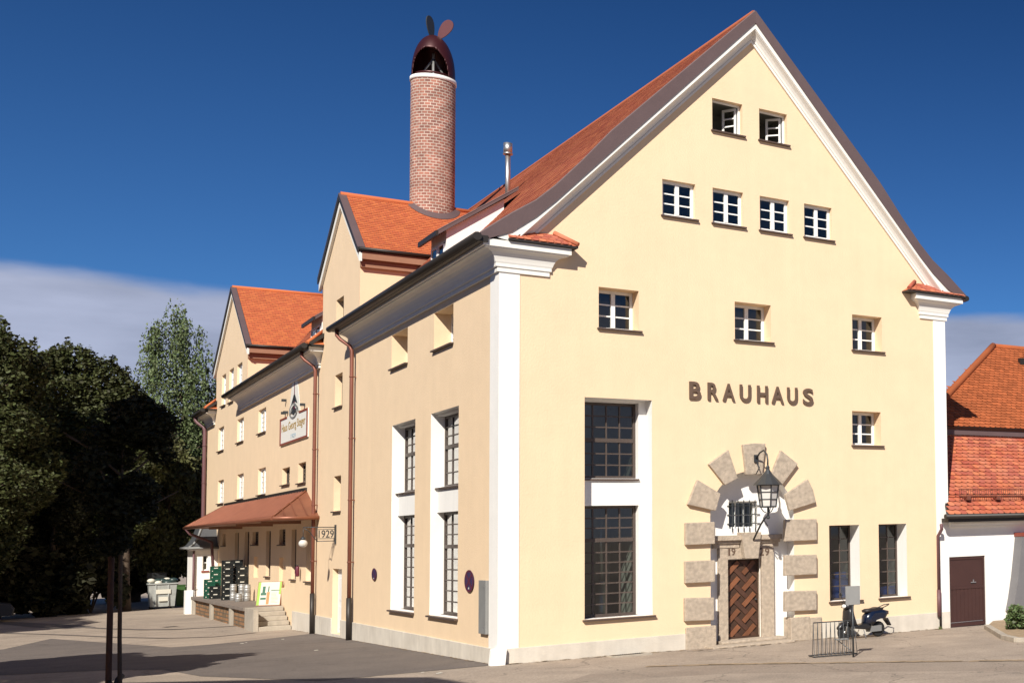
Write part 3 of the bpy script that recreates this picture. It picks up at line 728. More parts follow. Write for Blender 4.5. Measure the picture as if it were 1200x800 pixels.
# shed dormers
def dormer(y0, y1, name='dormer'):
    xf, xb = .48, 2.45; zf, zbk = 11.62, 13.22
    d = MB('white', 'verge_metal', 'dark_metal')
    def rz(x): return zf+(zbk-zf)*(x-.3)/(2.15)
    n = 6; xsn = [xf+(1.95-xf)*i/n for i in range(n+1)]
    for yy in (y0, y1):
        top = [(x, yy, rz(x)-.10) for x in xsn]; bot = [(x, yy, min(roofz(x)-.02, rz(x)-.11)) for x in xsn[::-1]]
        d.poly(top+bot, 'white')
    d.box(.2, 2.3, y0-.16, y1+.16, 0, .001, 'verge_metal', M=Matrix(((1, 0, 0, 0), (0, 1, 0, 0), (.763, 0, 1, rz(0)), (0, 0, 0, 1))))
    d.box(.2, 2.3, y0-.16, y1+.16, -.11, -.001, 'verge_metal', M=Matrix(((1, 0, 0, 0), (0, 1, 0, 0), (.763, 0, 1, rz(0)), (0, 0, 0, 1))))
    for yy in (y0-.15, (y0+y1)/2, y1+.15): d.tube([(.2, yy, rz(.2)+.02), (2.3, yy, rz(2.3)+.02)], .02, 6, 'verge_metal')
    d.box(.15, .21, y0-.17, y1+.17, rz(.2)-.13, rz(.2)+.01, 'dark_metal')
    d.box(xf-.02, xf, y0, y1, 10.7, rz(xf)-.1, 'white')
    o = d.build(name, B)
    w = MB('window_white'); a = (y1-y0-.3)/2
    for i in range(2):
        ya = y0+.12+i*(a+.06); yb = ya+a
        for q in ((ya, ya+.05, 10.86, 11.3), (yb-.05, yb, 10.86, 11.3), (ya, yb, 10.84, 10.88), (ya, yb, 11.27, 11.31)): w.box(xf-.06, xf-.021, *q)
    w = w.build('window', o)
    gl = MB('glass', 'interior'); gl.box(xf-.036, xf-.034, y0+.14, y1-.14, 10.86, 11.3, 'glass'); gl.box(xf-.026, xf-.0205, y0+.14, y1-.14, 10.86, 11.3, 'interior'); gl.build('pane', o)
    return o
dormer(6.35, 7.9)
dormer(23.2, 25.2)
# snow guard rails
for ya, yb in ((.9, 13.0), (25, 38.8)):
    s = MB('copper_pipe'); s.tube([(-.33, ya, 10.36), (-.33, yb, 10.36)], .016, 6)
    y = ya
    while y <= yb:
        s.tube([(-.33, y, 10.10), (-.33, y, 10.38)], .014, 6); s.tube([(-.33, y, 10.36), (-.1, y, 10.34)], .012, 6); y += .95 if ya < 5 else 1.1
    s.build('snow_guard', B)
# flue
fl = MB('steel'); fx, fy = 3.0, 9.56
fl.tube([(fx, fy, 13.4), (fx, fy, 15.1)], .075, 14); fl.tube([(fx, fy, 15.02), (fx, fy, 15.06)], .14, 16); fl.tube([(fx, fy, 15.06), (fx, fy, 15.38)], .125, 16); fl.build('flue_pipe', B)

# chimney
CX, CY, CR = 2.80, 17.45, .715
ch = MB('brick'); uvl = ch.bm.loops.layers.uv.new('UVMap'); seg = 40; z0c, z1c = 12.6, 19.50
vr = [[ch.bm.verts.new((CX+CR*math.cos(2*math.pi*j/seg), CY+CR*math.sin(2*math.pi*j/seg), z)) for j in range(seg)] for z in (z0c, z1c)]
for j in range(seg):
    f = ch.bm.faces.new([vr[0][j], vr[0][(j+1) % seg], vr[1][(j+1) % seg], vr[1][j]]); f.smooth = True
    U_ = 5.0; uu = [(j*U_/seg, z0c), ((j+1)*U_/seg, z0c), ((j+1)*U_/seg, z1c), (j*U_/seg, z1c)]
    for l, q in zip(f.loops, uu): l[uvl].uv = q
cho = ch.build('chimney', B); cho['label'] = 'round red brick chimney with dark hooded cowl'
cp = MB('white'); cp.lathe((CX, CY, 0), [(CR+.0, 19.48), (CR+.03, 19.49), (CR+.03, 19.62), (CR-.02, 19.64), (.3, 19.64)], 40); cp.build('cap_ring', cho)
fb = MB('verge_metal'); 
# flashing skirt on both slopes round the shaft
for sgn in (-1, 1):
    ye = (BG['y0']-.30) if sgn < 0 else (BG['y1']+.30); ze = BG['ze']+.17; sl = (zB-ze)/(abs(yB-ye))
    ring = []
    for i in range(25):
        a = math.pi*i/24; xx = math.cos(a); yy = math.sin(a)*sgn
        inn = (CX+xx*(CR-.02), max(0, (CY+yy*CR-yB)*sgn)); out = (CX+xx*(CR+.17), max(0, (CY+yy*(CR+.2)-yB)*sgn))
        ring.append(((inn[0], yB+inn[1]*sgn, zB-inn[1]*sl+.13), (out[0], yB+out[1]*sgn, zB-out[1]*sl+.045)))
    for A, Bq in zip(ring, ring[1:]): fb.poly([A[0], A[1], Bq[1], Bq[0]])
fb.build('flashing', cho)
cw = MB('cowl', 'dark_metal'); H = 1.62; zc0 = 19.66; toward = math.atan2(CAM[1]-CY, CAM[0]-CX)
prof_c = [(CR*.98*math.sqrt(max(0, 1-(t/1.0)**2.3)), zc0+H*t) for t in [i/30 for i in range(30)]+[.985, 1.0]]
nseg = 96
def cpt(r, z, a): return (CX+r*math.cos(a), CY+r*math.sin(a), z)
for (r0, za), (r1, zbq) in zip(prof_c, prof_c[1:]):
    t = (za-zc0)/H
    for j in range(nseg):
        a0, a1 = 2*math.pi*j/nseg, 2*math.pi*(j+1)/nseg; am = (a0+a1)/2; da = abs((am-toward+.25+math.pi) % (2*math.pi)-math.pi)
        if t < .60 and da < 1.0*math.sqrt(max(0, 1-(t/.60)**2)): continue
        f = cw.poly([cpt(r0, za, a0), cpt(r0, za, a1), cpt(max(r1, .01), zbq, a1), cpt(max(r1, .01), zbq, a0)], 'cowl'); f.smooth = True
bmesh.ops.remove_doubles(cw.bm, verts=cw.bm.verts, dist=.0005)
cwo = cw.build('cowl', cho)
md = cwo.modifiers.new('s', 'SOLIDIFY'); md.thickness = .03
st = MB('zinc'); 
for a in (0, 2.1, 4.2): st.tube([cpt(.6, zc0-.02, a+toward), (CX, CY, zc0+.75)], .035, 8)
st.tube([(CX, CY, zc0-.02), (CX, CY, zc0+.95)], .05, 8); st.lathe((CX, CY, 0), [(.55, zc0+.02), (.62, zc0+.10), (.3, zc0+.18), (.02, zc0+.2)], 20, 'cowl'); st.build('strut', cho)
def fin(ctr, rot, w, h, m):
    f = MB(m); M = Matrix.Translation(ctr) @ Matrix.Rotation(rot[0], 4, 'Z') @ Matrix.Rotation(rot[1], 4, 'Y')
    pts = [M @ Vector((w*math.cos(a)*(.75+.25*math.sin(a)), 0, h*math.sin(a))) for a in [2*math.pi*i/28 for i in range(28)]]
    f.prism(pts, M.to_3x3() @ Vector((0, .035, 0)), m); return f.build('cowl_fin', cho)
rt = Vector(RT); 
fin(Vector((CX, CY, 21.50))+rt*.40, (-.75, .6), .27, .40, 'fin_red'); fin(Vector((CX, CY, 21.58))-rt*.10, (.7, -.2), .26, .42, 'iron')

# downpipes
def downpipe(y, ztop, m, x=-.13, r=.058, boot=True, swan=True):
    d = MB(m); pts = []
    if swan: pts = [(-.5, y+.35, ztop+.0), (-.5, y+.3, ztop-.22), (-.42, y+.2, ztop-.36), (x-.05, y+.04, ztop-.58), (x, y, ztop-.74)]
    else: pts = [(x, y, ztop)]
    zb_ = gz(x, y)
    d.tube(pts+[(x, y, z) for z in (ztop-2.5, 4, 1.2)], r, 12, m); d.tube([(x, y, 1.25), (x, y, zb_-.05)], r*1.35, 12, 'dark_metal' if boot else m)
    z = ztop-1.6
    while z > 1.4: d.tube([(x, y, z), (x, y, z+.035)], r*1.25, 12, m); d.box(x, -.002, y-.012, y+.012, z, z+.03, m); z -= 2.0
    return d.build('downpipe', B)
downpipe(14.95, 9.98, 'copper_pipe'); downpipe(20.85, 9.98, 'copper_pipe', r=.056); downpipe(50.3, 9.98, 'purple_pipe', r=.09, boot=False)
d = MB('purple_pipe'); xx = RX(1100.5, 700, -.1)
d.tube([(xx-.05, -.35, 3.1), (xx, -.3, 2.95), (xx, -.1, 2.75), (xx, -.1, 1.1)], .05, 12); d.tube([(xx, -.1, 1.15), (xx, -.1, .35)], .065, 12, 'purple_pipe'); d.tube([(xx+.04, -.1, 1.0), (xx+.04, -.1, 0.)], .035, 8, 'dark_metal')
d.build('downpipe', B)

# lettering
lt = MB('letter'); zt_, zl_ = Zc(6.58), Zc(6.164)
ls = [('B', 545, 602), ('R', 637, 690), ('A', 712, 773), ('U', 798, 853), ('H', 885, 938), ('A', 958, 1018), ('U', 1036, 1087), ('S', 1115, 1166)]
for c, a, b in ls:
    u0, u1 = RX(a/4.286+680, 457), RX(b/4.286+680, 462)
    glyphs(lt, c, 'R', u0, u1, zl_, zt_, -.06, -.015, bold=.018)
lt.build('lettering', B)

# portal stonework
def stone(poly_px, o=-.12, name='portal_stone', o1=-.001, jit=.006, bevel=.012):
    mb = MB('stone'); pts = []
    for (x, y) in poly_px: pts.append((RX(x, y, o)+random.uniform(-jit, jit), o, RZ(x, y, o)+random.uniform(-jit, jit)))
    mb.prism(pts, (0, o1-o, 0)); return mb.build(name, B, bevel=bevel)
VS = [[(817.8, 562), (844.8, 578), (838.8, 598), (806.5, 590.8)], [(853.8, 526.7), (865, 560), (850, 568.3), (830.8, 543.5)], [(871, 520.3), (884, 519.0), (897.3, 519.5), (893.5, 555.5), (874.8, 555.8)],
      [(915.3, 527.3), (935.5, 543.5), (917.5, 567.5), (904, 557)], [(946.8, 560.8), (953, 574), (956.2, 588.5), (925.5, 597.8), (920.5, 579)]]
for q in VS: stone(q, bevel=.02)
for x0, x1, ya, yb_, tl, tr in [(803.8, 837.8, 611.3, 638, 0, 0), (803.5, 837.8, 656, 682.5, 0, 0), (802.8, 837, 699.5, 727, 0, 0)]: stone([(x0, ya+1), (x1, ya), (x1, yb_-1), (x0, yb_+.5)], bevel=.02)
for x0, x1, ya, yb_ in [(920, 957.5, 607.8, 633.5), (920, 957.5, 649.5, 673.5), (920, 957.5, 691.5, 715.5)]: stone([(x0, ya+.6), (x1, ya), (x1, yb_-1), (x0, yb_+.8)], bevel=.02)
# base stones
b_ = MB('stone'); b_.box(bl0, pu0+.12, -.07, PO-.02, -.6, .62); b_.build('portal_stone', B, bevel=.02)
b_ = MB('stone'); b_.box(pu1-.15, RX(948, 725), -.07, PO-.02, -.6, .66); b_.build('portal_stone', B, bevel=.02)
b_ = MB('stone'); b_.box(RX(948, 725)+.01, bl1, -.05, -.001, -.6, .62); b_.build('portal_stone', B, bevel=.02)
# door surround
fz = RZ(872, 641, PO-.1); su0, su1 = RX(842.5, 680, PO-.1), RX(907.5, 690, PO-.1); gp = gz(5.6, 0)
b_ = MB('stone'); b_.box(su0, du0, PO-.1, PO+.25, gp-.1, fz); b_.build('door_surround', B, bevel=.012)
b_ = MB('stone'); b_.box(du1, su1, PO-.1, PO+.25, gp-.1, fz); b_.build('door_surround', B, bevel=.012)
b_ = MB('stone'); b_.box(du0, du1, PO-.1, PO+.25, dzz1, fz-.001); b_.build('door_surround', B)
cz1 = RZ(872, 626.5, PO-.25)
for q0, q1 in ((RX(838.5, 633, PO-.25), RX(869, 633, PO-.25)), (RX(892.5, 633, PO-.25), RX(915, 633, PO-.25))):
    b_ = MB('stone')
    for t0, t1, oo, ex in ((0, .35, -.12, 0), (.35, .6, -.17, .02), (.6, 1, -.25, .05)):
        b_.box(q0-(ex if q0 < 5.8 else 0), q1+(ex if q1 > 6 else 0), PO+oo, PO-.001, fz+(cz1-fz)*t0+.0005, fz+(cz1-fz)*t1)
    b_.build('door_cornice', B, bevel=.006)
b_ = MB('stone'); q = [(869, 623.5), (892.5, 623), (889, 653.8), (873.5, 654)]
b_.prism([(RX(x, y, PO-.3), PO-.3, RZ(x, y, PO-.3)) for x, y in q], (0, .29, 0)); b_.build('keystone', B, bevel=.015)
b_ = MB('stone'); b_.box(bl0+.5, bl1-1.1, -.55, PO, gz(5.6, 0)-.2, gz(5.6, 0)+.055); b_.box(su0-.1, su1+.15, -.08, PO+.3, gz(5.6, 0)+.055, gz(5.6, 0)+.13); b_.build('door_step', B, bevel=.02)
dg = MB('letter')
for c, a, b in (('1', 853.6, 855.6), ('9', 857.2, 861.8), ('2', 890.5, 895.2), ('9', 896.5, 901.5)):
    glyphs(dg, c, 'R', RX(a, 646, PO-.11), RX(b, 646, PO-.11), RZ(a, 650.5, PO-.11), RZ(a, 641.5, PO-.11), PO-.112, PO-.102, bold=.01)
dg.build('date_numerals', B)
# door leaf: woven-look raised boards
dd = MB('door_dark', 'door_wood'); od = PO+.12
dd.box(du0+.002, du1-.002, od, od+.06, gp+.131, dzz1-.001, 'door_dark')
dw, dh = du1-du0, dzz1-(gp+.13); sp = .33; bl, bw = .40, .135
def clipbox(cx, cz, L_, w_, ang, mm):
    c, s_ = math.cos(ang), math.sin(ang); P = [(cx+c*a-s_*b, cz+s_*a+c*b) for a, b in ((-L_/2, -w_/2), (L_/2, -w_/2), (L_/2, w_/2), (-L_/2, w_/2))]
    # clip to door rectangle
    def cl(P, f, inter):
        out = []
        for i in range(len(P)):
            a, b = P[i], P[(i+1) % len(P)]
            if f(a): out.append(a)
            if f(a) != f(b): out.append(inter(a, b))
        return out
    lo, hi, zl, zh = du0+.04, du1-.04, gp+.19, dzz1-.05
    for ax, lim, sg in ((0, lo, 1), (0, hi, -1), (1, zl, 1), (1, zh, -1)):
        if len(P) < 3: return
        f = lambda p, ax=ax, lim=lim, sg=sg: (p[ax]-lim)*sg >= 0
        def it(a, b, ax=ax, lim=lim):
            t = (lim-a[ax])/(b[ax]-a[ax]); return tuple(a[i]+(b[i]-a[i])*t for i in (0, 1))
        P = cl(P, f, it)
    if len(P) >= 3: dd.prism([(x, od-.028, z) for x, z in P], (0, .026, 0), mm)
ax_, az_ = .455*dw/.97, .43
for r in range(-1, 7):      # under layer: boards leaning the other way
    for i in range(-1, 4):
        cx, cz = du0+.22+ax_*(i+.5), gp+.32+az_*(r+.5)
        clipbox(cx-.0, cz+.0, .50, .115, math.radians(-45), 'door_dark2')
for q_ in dd.bm.verts: pass
nv = len(dd.bm.verts)
for r in range(-1, 7):      # upper layer: lighter boards
    for i in range(-1, 4):
        cx, cz = du0+.22+ax_*i, gp+.30+az_*r
        clipbox(cx, cz, .46, .125, math.radians(45), 'door_wood')
dd.bm.verts.ensure_lookup_table()
for q_ in list(dd.bm.verts)[nv:]: q_.co.y -= .016
dd.box(du0+.002, du1-.002, od-.03, od-.001, gp+.131, gp+.19, 'door_dark')
dr = dd.build('door', B, recalc=True); dr['label'] = 'brown wooden door of diagonal woven boards under the 1929 keystone'
kn = MB('iron'); kn.sphere((du1-.1, od-.06, gp+1.15), .03); kn.build('handle', dr)
# grille window over the door
gw = window('R', gu0, gu1, gz0_, gz1_, PO+.2, 3, 2, 'window_white', bar=.03, fr=.04, sill=False)
gr = MB('iron')
for i in range(5):
    u = gu0+(gu1-gu0)*(i+.5)/5; gr.tube([(u, PO-.04, gz0_-.1), (u, PO-.04, gz1_+.03)], .014, 6)
for j in range(3):
    z = gz0_+(gz1_-gz0_)*(j+.5)/3; gr.tube([(gu0-.06, PO-.03, z), (gu1+.06, PO-.03, z)], .012, 6)
gr.build('grille', gw)

# copper canopy over the dock
zEv, zTp, dC = 4.0, 5.0, 1.36; y0c, y1c = 20.6, 45.6; h0 = 22.95; h1 = 43.3
cn = MB('copper', 'soffit_wood', 'dark_metal')
E0, E1 = (-dC, y0c, zEv), (-dC, y1c, zEv); W0, W1 = (-.002, y0c, zEv), (-.002, y1c, zEv); T0, T1 = (-.002, h0, zTp), (-.002, h1, zTp)
def thick(q, m='copper'): cn.prism(q, (0, 0, -.07), m)
thick([E0, E1, T1, T0]); thick([E0, T0, W0]); thick([E1, W1, T1])
cn.poly([(x, y, z-.10) for x, y, z in (E0, E1, W1, W0)], 'soffit_wood')
n = 44
for i in range(n+1):
    y = y0c+(y1c-y0c)*i/n; 
    f = 1.0
    if y < h0: f = (y-y0c)/(h0-y0c)
    if y > h1: f = (y1c-y)/(y1c-h1)
    cn.tube([(-dC, y, zEv+.02), (-dC*(1-f), y, zEv+.02+(zTp-zEv)*f)], .018, 6, 'copper')
for A, Bq in ((E0, T0), (E1, T1)): cn.tube([(A[0], A[1], A[2]+.02), (Bq[0], Bq[1], Bq[2]+.02)], .03, 6, 'copper')
for k_ in range(1, 4):
    x = -dC*k_/4; f = 1-k_/4; cn.tube([(x, y0c, zEv+.02), (x, y0c+(h0-y0c)*f, zEv+.02+(zTp-zEv)*f)], .018, 6, 'copper')
cn.box(-.06, -.001, h0-.1, h1+.1, zTp-.02, zTp+.10, 'dark_metal')
cn.tube([(-dC-.04, y0c-.05, zEv-.06), (-dC-.04, y1c+.05, zEv-.06)], .07, 8, 'copper'); cn.tube([(-dC-.04, y0c-.05, zEv-.06), (0, y0c-.05, zEv-.06)], .07, 8, 'copper')
cn.box(-dC+.12, -.0, 30-.06, 30+.06, zEv-.22, zEv-.11, 'soffit_wood'); cn.box(-dC+.12, -.0, 38-.06, 38+.06, zEv-.22, zEv-.11, 'soffit_wood'); cn.box(-dC+.12, -.0, 24-.06, 24+.06, zEv-.22, zEv-.11, 'soffit_wood')
co = cn.build('canopy', B); co['label'] = 'rusty copper hipped canopy with standing seams over the loading dock'
pp = MB('purple_pipe'); pp.tube([(-dC-.04, y1c-.9, zEv-.1), (-dC+.1, y1c-.9, zEv-.35), (-.35, 44.9, 3.2), (-.2, 44.9, .6)], .07, 8); pp.build('downpipe', B)

# ------------------------------------------------------------------ loading dock
D = empty('loading_dock', (-.6, 34, -.2), label='raised concrete loading dock with brick infill and steps under the copper canopy', cat='loading dock')
def dpart(mb, name, **k):
    o = mb.build(name, None, **k); o.parent = D; o.matrix_parent_inverse = Matrix.Translation(-D.location); return o
ZD = .60; DX = -1.25; DY0, DY1 = 27.4, 43.4
s_ = MB('dock_slab'); s_.box(DX-.05, -.04, DY0-.0, DY1, ZD-.13, ZD); dpart(s_, 'slab', bevel=.01)
s_ = MB('concrete'); s_.box(DX, DX+.16, 25.3, DY0-.001, -.5, ZD-.002); dpart(s_, 'step_cheek', bevel=.01)
s_ = MB('concrete'); ns = 5
for i in range(ns):
    zt = -.24+(ZD+.24)*(i+1)/ns-.004; ya = 25.3+(DY0-25.3)*i/ns
    s_.box(DX+.161, -.04, ya+.02, DY0-.002, -.5 if i == 0 else -.24+(ZD+.24)*i/ns-.003, zt)
dpart(s_, 'steps', bevel=.02)
pil = [DY1-.25, 39.6, 33.6, DY0+.0]
ylist = [25.3+.15, 31.2, 36.6, 42.6]
brr = MB('rubble'); uvb = brr.bm.loops.layers.uv.new('UVMap')
f = brr.poly([(DX+.09, DY0-2, -.5), (DX+.09, DY1, -.5), (DX+.09, DY1, ZD-.13), (DX+.09, DY0-2, ZD-.13)])
for l in f.loops: l[uvb].uv = (l.vert.co.y, l.vert.co.z)
f = brr.poly([(DX+.09, DY1, -.5), (-.04, DY1, -.5), (-.04, DY1, ZD-.13), (DX+.09, DY1, ZD-.13)])
dpart(brr, 'brick_infill')
for yy in (31.0, 36.8, 43.0):
    s_ = MB('concrete'); s_.box(DX-.03, DX+.08, yy-.25, yy+.25, -.5, ZD-.131); dpart(s_, 'pier', bevel=.01)
s_ = MB('white'); s_.box(DX-.25, DX+.1, DY1+.02, DY1+.7, -.5, .9); dpart(s_, 'end_pier', bevel=.015)
s_ = MB('iron'); s_.tube([(DX+.05, DY1-.1, ZD), (DX+.05, DY1-.1, ZD+.3), (DX+.2, DY1-.05, ZD+.33)], .02, 8); dpart(s_, 'hook')

# ------------------------------------------------------------------ things on the dock
def place(o, loc, rz=0.):
    o.location = loc; o.rotation_euler = (0, 0, rz); return o
def crate_proto(body, label):
    r = empty('beer_crate', label=label, cat='crate')
    m = MB(body); w, d, h, t = .20, .15, .29, .012
    for z0_, z1_ in ((0, .035), (.10, .16), (.25, .29)):
        m.box(-w, w, -d, -d+t, z0_, z1_); m.box(-w, w, d-t, d, z0_, z1_); m.box(-w, -w+t, -d+t, d-t, z0_, z1_); m.box(w-t, w, -d+t, d-t, z0_, z1_)
    for x in (-w, -.07, .05, w-.02):
        for y in (-d+.001, d-t-.001): m.box(x, x+.02, y, y+t-.002, .02, .27)
    for y in (-d, -.01, d-.02):
        for x in (-w+.001, w-t+.001): m.box(x, x+t-.002, y, y+.02, .02, .27)
    m.box(-w+t, w-t, -d+t, d-t, .004, .016); m.box(-w+.02, w-.02, -d+.02, d-.02, .02, .24)
    m.build('body', r)
    g_ = MB('chrome')
    for i in range(5):
        for j in range(3): g_.lathe((-.15+.075*i, -.09+.09*j, 0), [(.014, .24), (.016, .275), (.0, .278)], 8)
    gg = g_.build('bottle_caps', r)
    l_ = MB('paper'); l_.box(-.08, .07, -d-.004, -d-.001, .18, .225); l_.box(-.16, -.12, -d-.004, -d-.001, .05, .09); l_.build('print', r)
    return r
used = {}
def put_crate(kind, x, y, k, label, rz=0., group='beer crates stacked on the loading dock'):
    if kind not in used:
        used[kind] = crate_proto({'dark': 'crate_dark', 'green': 'green_plastic'}[kind], label); o = used[kind]
    else: o = copy_tree(used[kind])
    place(o, (x, y, ZD+.002+.295*k), rz); o['label'] = label; o['group'] = group
ordn = ['bottom', 'second', 'third', 'fourth', 'fifth', 'topmost']
for k_ in range(6): put_crate('dark', -.70, 36.6, k_, 'black beer crate with white print, %s in the tall front stack' % ordn[k_])
for k_ in range(6): put_crate('dark', -.27, 37.2, k_, 'black beer crate, %s in the stack by the wall' % ordn[k_])
for k_ in range(5): put_crate('dark', -.24, 36.0, k_, 'black beer crate, %s in the stack just behind the kegs' % (ordn[:4]+['topmost'])[k_])
for k_ in range(2): put_crate('dark', -.88, 38.8, k_, 'black beer crate, %s one of the low pair before the green crates' % ['lower', 'upper'][k_])
for k_ in range(5): put_crate('green', -.70, 40.3, k_, 'green crate, %s in the tall green stack' % (ordn[:4]+['topmost'])[k_], group='green crates at the far end of the dock')
for k_ in range(3): put_crate('green', -.98, 39.8, k_, 'green crate, %s in the low green stack at the dock edge' % ['bottom', 'middle', 'topmost'][k_], group='green crates at the far end of the dock')
def keg_proto():
    r = empty('beer_keg', cat='keg', label='x')
    m = MB('keg_steel'); R_ = .125
    m.lathe((0, 0, 0), [(R_*.9, 0), (R_*.95, .01), (R_*.93, .035), (R_*.97, .04), (R_, .07), (R_, .11), (R_*1.05, .12), (R_*1.05, .135), (R_, .145), (R_, .21), (R_*1.05, .22), (R_*1.05, .235), (R_, .245), (R_, .28), (R_*.9, .31), (R_*.4, .32)], 22); m.build('body', r)
    m = MB('keg_steel'); m.lathe((0, 0, 0), [(R_*.82, .30), (R_*.93, .305), (R_*.95, .355), (R_*.86, .355), (R_*.84, .305)], 22); m.build('rim', r)
    m = MB('chrome'); m.lathe((0, 0, 0), [(.03, .315), (.03, .345), (.02, .35), (.0, .35)], 12); m.build('valve', r)
    return r
kp = None
for kx, ky, lev, lab in [(-.58, 35.7, 0, 'lower of the two kegs beside the dark crates'), (-.58, 35.7, 1, 'upper of the two kegs beside the dark crates'), (-.62, 33.9, 0, 'single keg standing in front of the others'),
                         (-.36, 35.0, 0, 'lower middle keg half hidden behind the single keg'), (-.36, 35.0, 1, 'upper middle keg showing above the single keg'), (-.30, 34.0, 0, 'lower of the two kegs nearest the poster board'), (-.30, 34.0, 1, 'upper of the two kegs nearest the poster board')]:
    o = keg_proto() if kp is None else copy_tree(kp)
    if kp is None: kp = o
    place(o, (kx, ky, ZD+.002+.358*lev), random.uniform(0, 3)); o['label'] = 'steel beer keg, '+lab; o['group'] = 'beer kegs on the loading dock'
# poster board leaning on the wall
pb = empty('poster_board', (-.42, 27.95, ZD+.003), label='leaning advertising board with bottle picture and green edges on the dock', cat='poster board')
wq = .42; hq = .97
Mb = Matrix.Rotation(math.radians(-33), 4, 'Z') @ Matrix.Rotation(math.radians(-12), 4, 'X')
def pbx(name, m, x0, x1, z0, z1, y0=-.012, y1=-.008):
    q = MB(m); q.box(x0, x1, y0, y1, z0, z1, m, Mb); return q.build(name, pb)
q = MB('soffit_wood'); q.box(-wq-.02, wq+.02, -.007, .05, 0, hq, M=Mb); q.build('board', pb)
q = MB('paper', 'lime'); q.box(-wq, wq, -.012, -.0075, .03, hq-.02, 'paper', Mb)
q.box(-wq, -wq+.09, -.0145, -.0125, .03, hq-.02, 'lime', Mb); q.box(wq-.07, wq, -.0145, -.0125, .45, hq-.02, 'lime', Mb); q.build('sheet', pb)
q = MB('bottle_green', 'orange_print', 'paper'); q.box(-.30, -.10, -.017, -.015, .25, .52, 'bottle_green', Mb); q.box(-.25, -.15, -.017, -.015, .52, .78, 'bottle_green', Mb); q.box(-.30, -.10, -.019, -.0175, .33, .42, 'paper', Mb)
q.box(-.08, .02, -.017, -.015, .06, .55, 'orange_print', Mb); q.box(-.05, -.01, -.017, -.015, .56, .78, 'bottle_green', Mb); q.build('bottle_picture', pb)
q = MB('letter'); 
for i in range(8): q.box(.08, .08+.27*random.uniform(.6, 1), -.0165, -.0145, .12+.055*i, .127+.055*i, 'letter', Mb)
q.box(.06, .36, -.0165, -.0145, .60, .63, 'bottle_green', Mb); q.build('print_lines', pb)
# fire extinguisher on the wall under the canopy
fe = empty('fire_extinguisher', (-.12, LY(353, 667), LZ(353, 675)), label='dark red fire extinguisher hung on the wall under the canopy', cat='fire extinguisher')
q = MB('sign_red'); q.lathe((0, 0, 0), [(.01, -.0), (.06, .01), (.065, .04), (.065, .32), (.045, .37), (.02, .39)], 16); q.build('cylinder', fe)
q = MB('scooter_black'); q.lathe((0, 0, 0), [(.02, .39), (.03, .43), (.0, .44)], 12); q.box(-.09, .02, -.012, .012, .42, .44); q.tube([(0, .02, .40), (-.06, .08, .32), (-.065, .075, .12)], .012, 6); q.build('valve_hose', fe)

# ------------------------------------------------------------------ signs
# round no-stopping signs
for px, py, rr, lab in [(549.5, 680.5, (.38, .275), 'larger round red and blue no stopping sign by the corner window'), (438.2, 672.6, (.29, .19), 'small round no parking sign beside the copper downpipe')]:
    yy, zz = LY(px, py, -.03), LZ(px, py, -.03); ws = empty('no_stopping_sign', (-.03, yy, zz), label=lab, cat='sign')
    def disc(r0, r1, o, m, name):
        q = MB(m); A = [(0, rr[0]*r0*math.cos(t), rr[1]*r0*math.sin(t)) for t in [2*math.pi*i/36 for i in range(36)]]
        if r1 == 0: q.prism([(o, a[1], a[2]) for a in A], (.008, 0, 0))
        else:
            Bq = [(0, rr[0]*r1*math.cos(t), rr[1]*r1*math.sin(t)) for t in [2*math.pi*i/36 for i in range(36)]]
            for i in range(36):
                j = (i+1) % 36; q.poly([(o, A[i][1], A[i][2]), (o, A[j][1], A[j][2]), (o, Bq[j][1], Bq[j][2]), (o, Bq[i][1], Bq[i][2])])
        return q.build(name, ws)
    disc(1, 0, -.0, 'sign_blue', 'plate'); disc(1, .82, -.003, 'sign_red', 'rim')
    q = MB('sign_red')
    for sg, oo in ((1, -.004), (-1, -.0052)):
        d_ = Vector((0, rr[0]*.6, sg*rr[1]*.6)); n_ = Vector((0, -rr[0]*.075*sg, rr[1]*.075))
        if rr[0] > .3 or sg > 0: q.poly([Vector((oo, 0, 0))+a for a in (d_+n_, d_-n_, -d_-n_, -d_+n_)])
    q.build('cross_bar', ws)
    q = MB('paper'); q.box(-.006, -.005, -.04, .04, -rr[1]*.72, -rr[1]*.55); q.build('sticker', ws)
# grey wall cabinet strip near the corner
wb = empty('wall_panel', (-.03, .95, 1.4), label='tall narrow grey metal panel on the wall beside the white corner', cat='wall panel')
ya, yb_ = LY(573.2, 700)+.0, LY(565, 700); za, zbb = LZ(569, 742), LZ(569, 679.5)
q = MB('zinc'); q.box(-.05, .028, ya-.95, yb_-.95, za-1.4, zbb-1.4); q.build('panel', wb, bevel=.006)
q = MB('steel'); 
for a in (.12, .88): q.box(-.056, -.0505, ya-.95+.1, ya-.95+.16, za-1.4+(zbb-za)*a, za-1.4+(zbb-za)*a+.03)
q.build('bracket', wb)
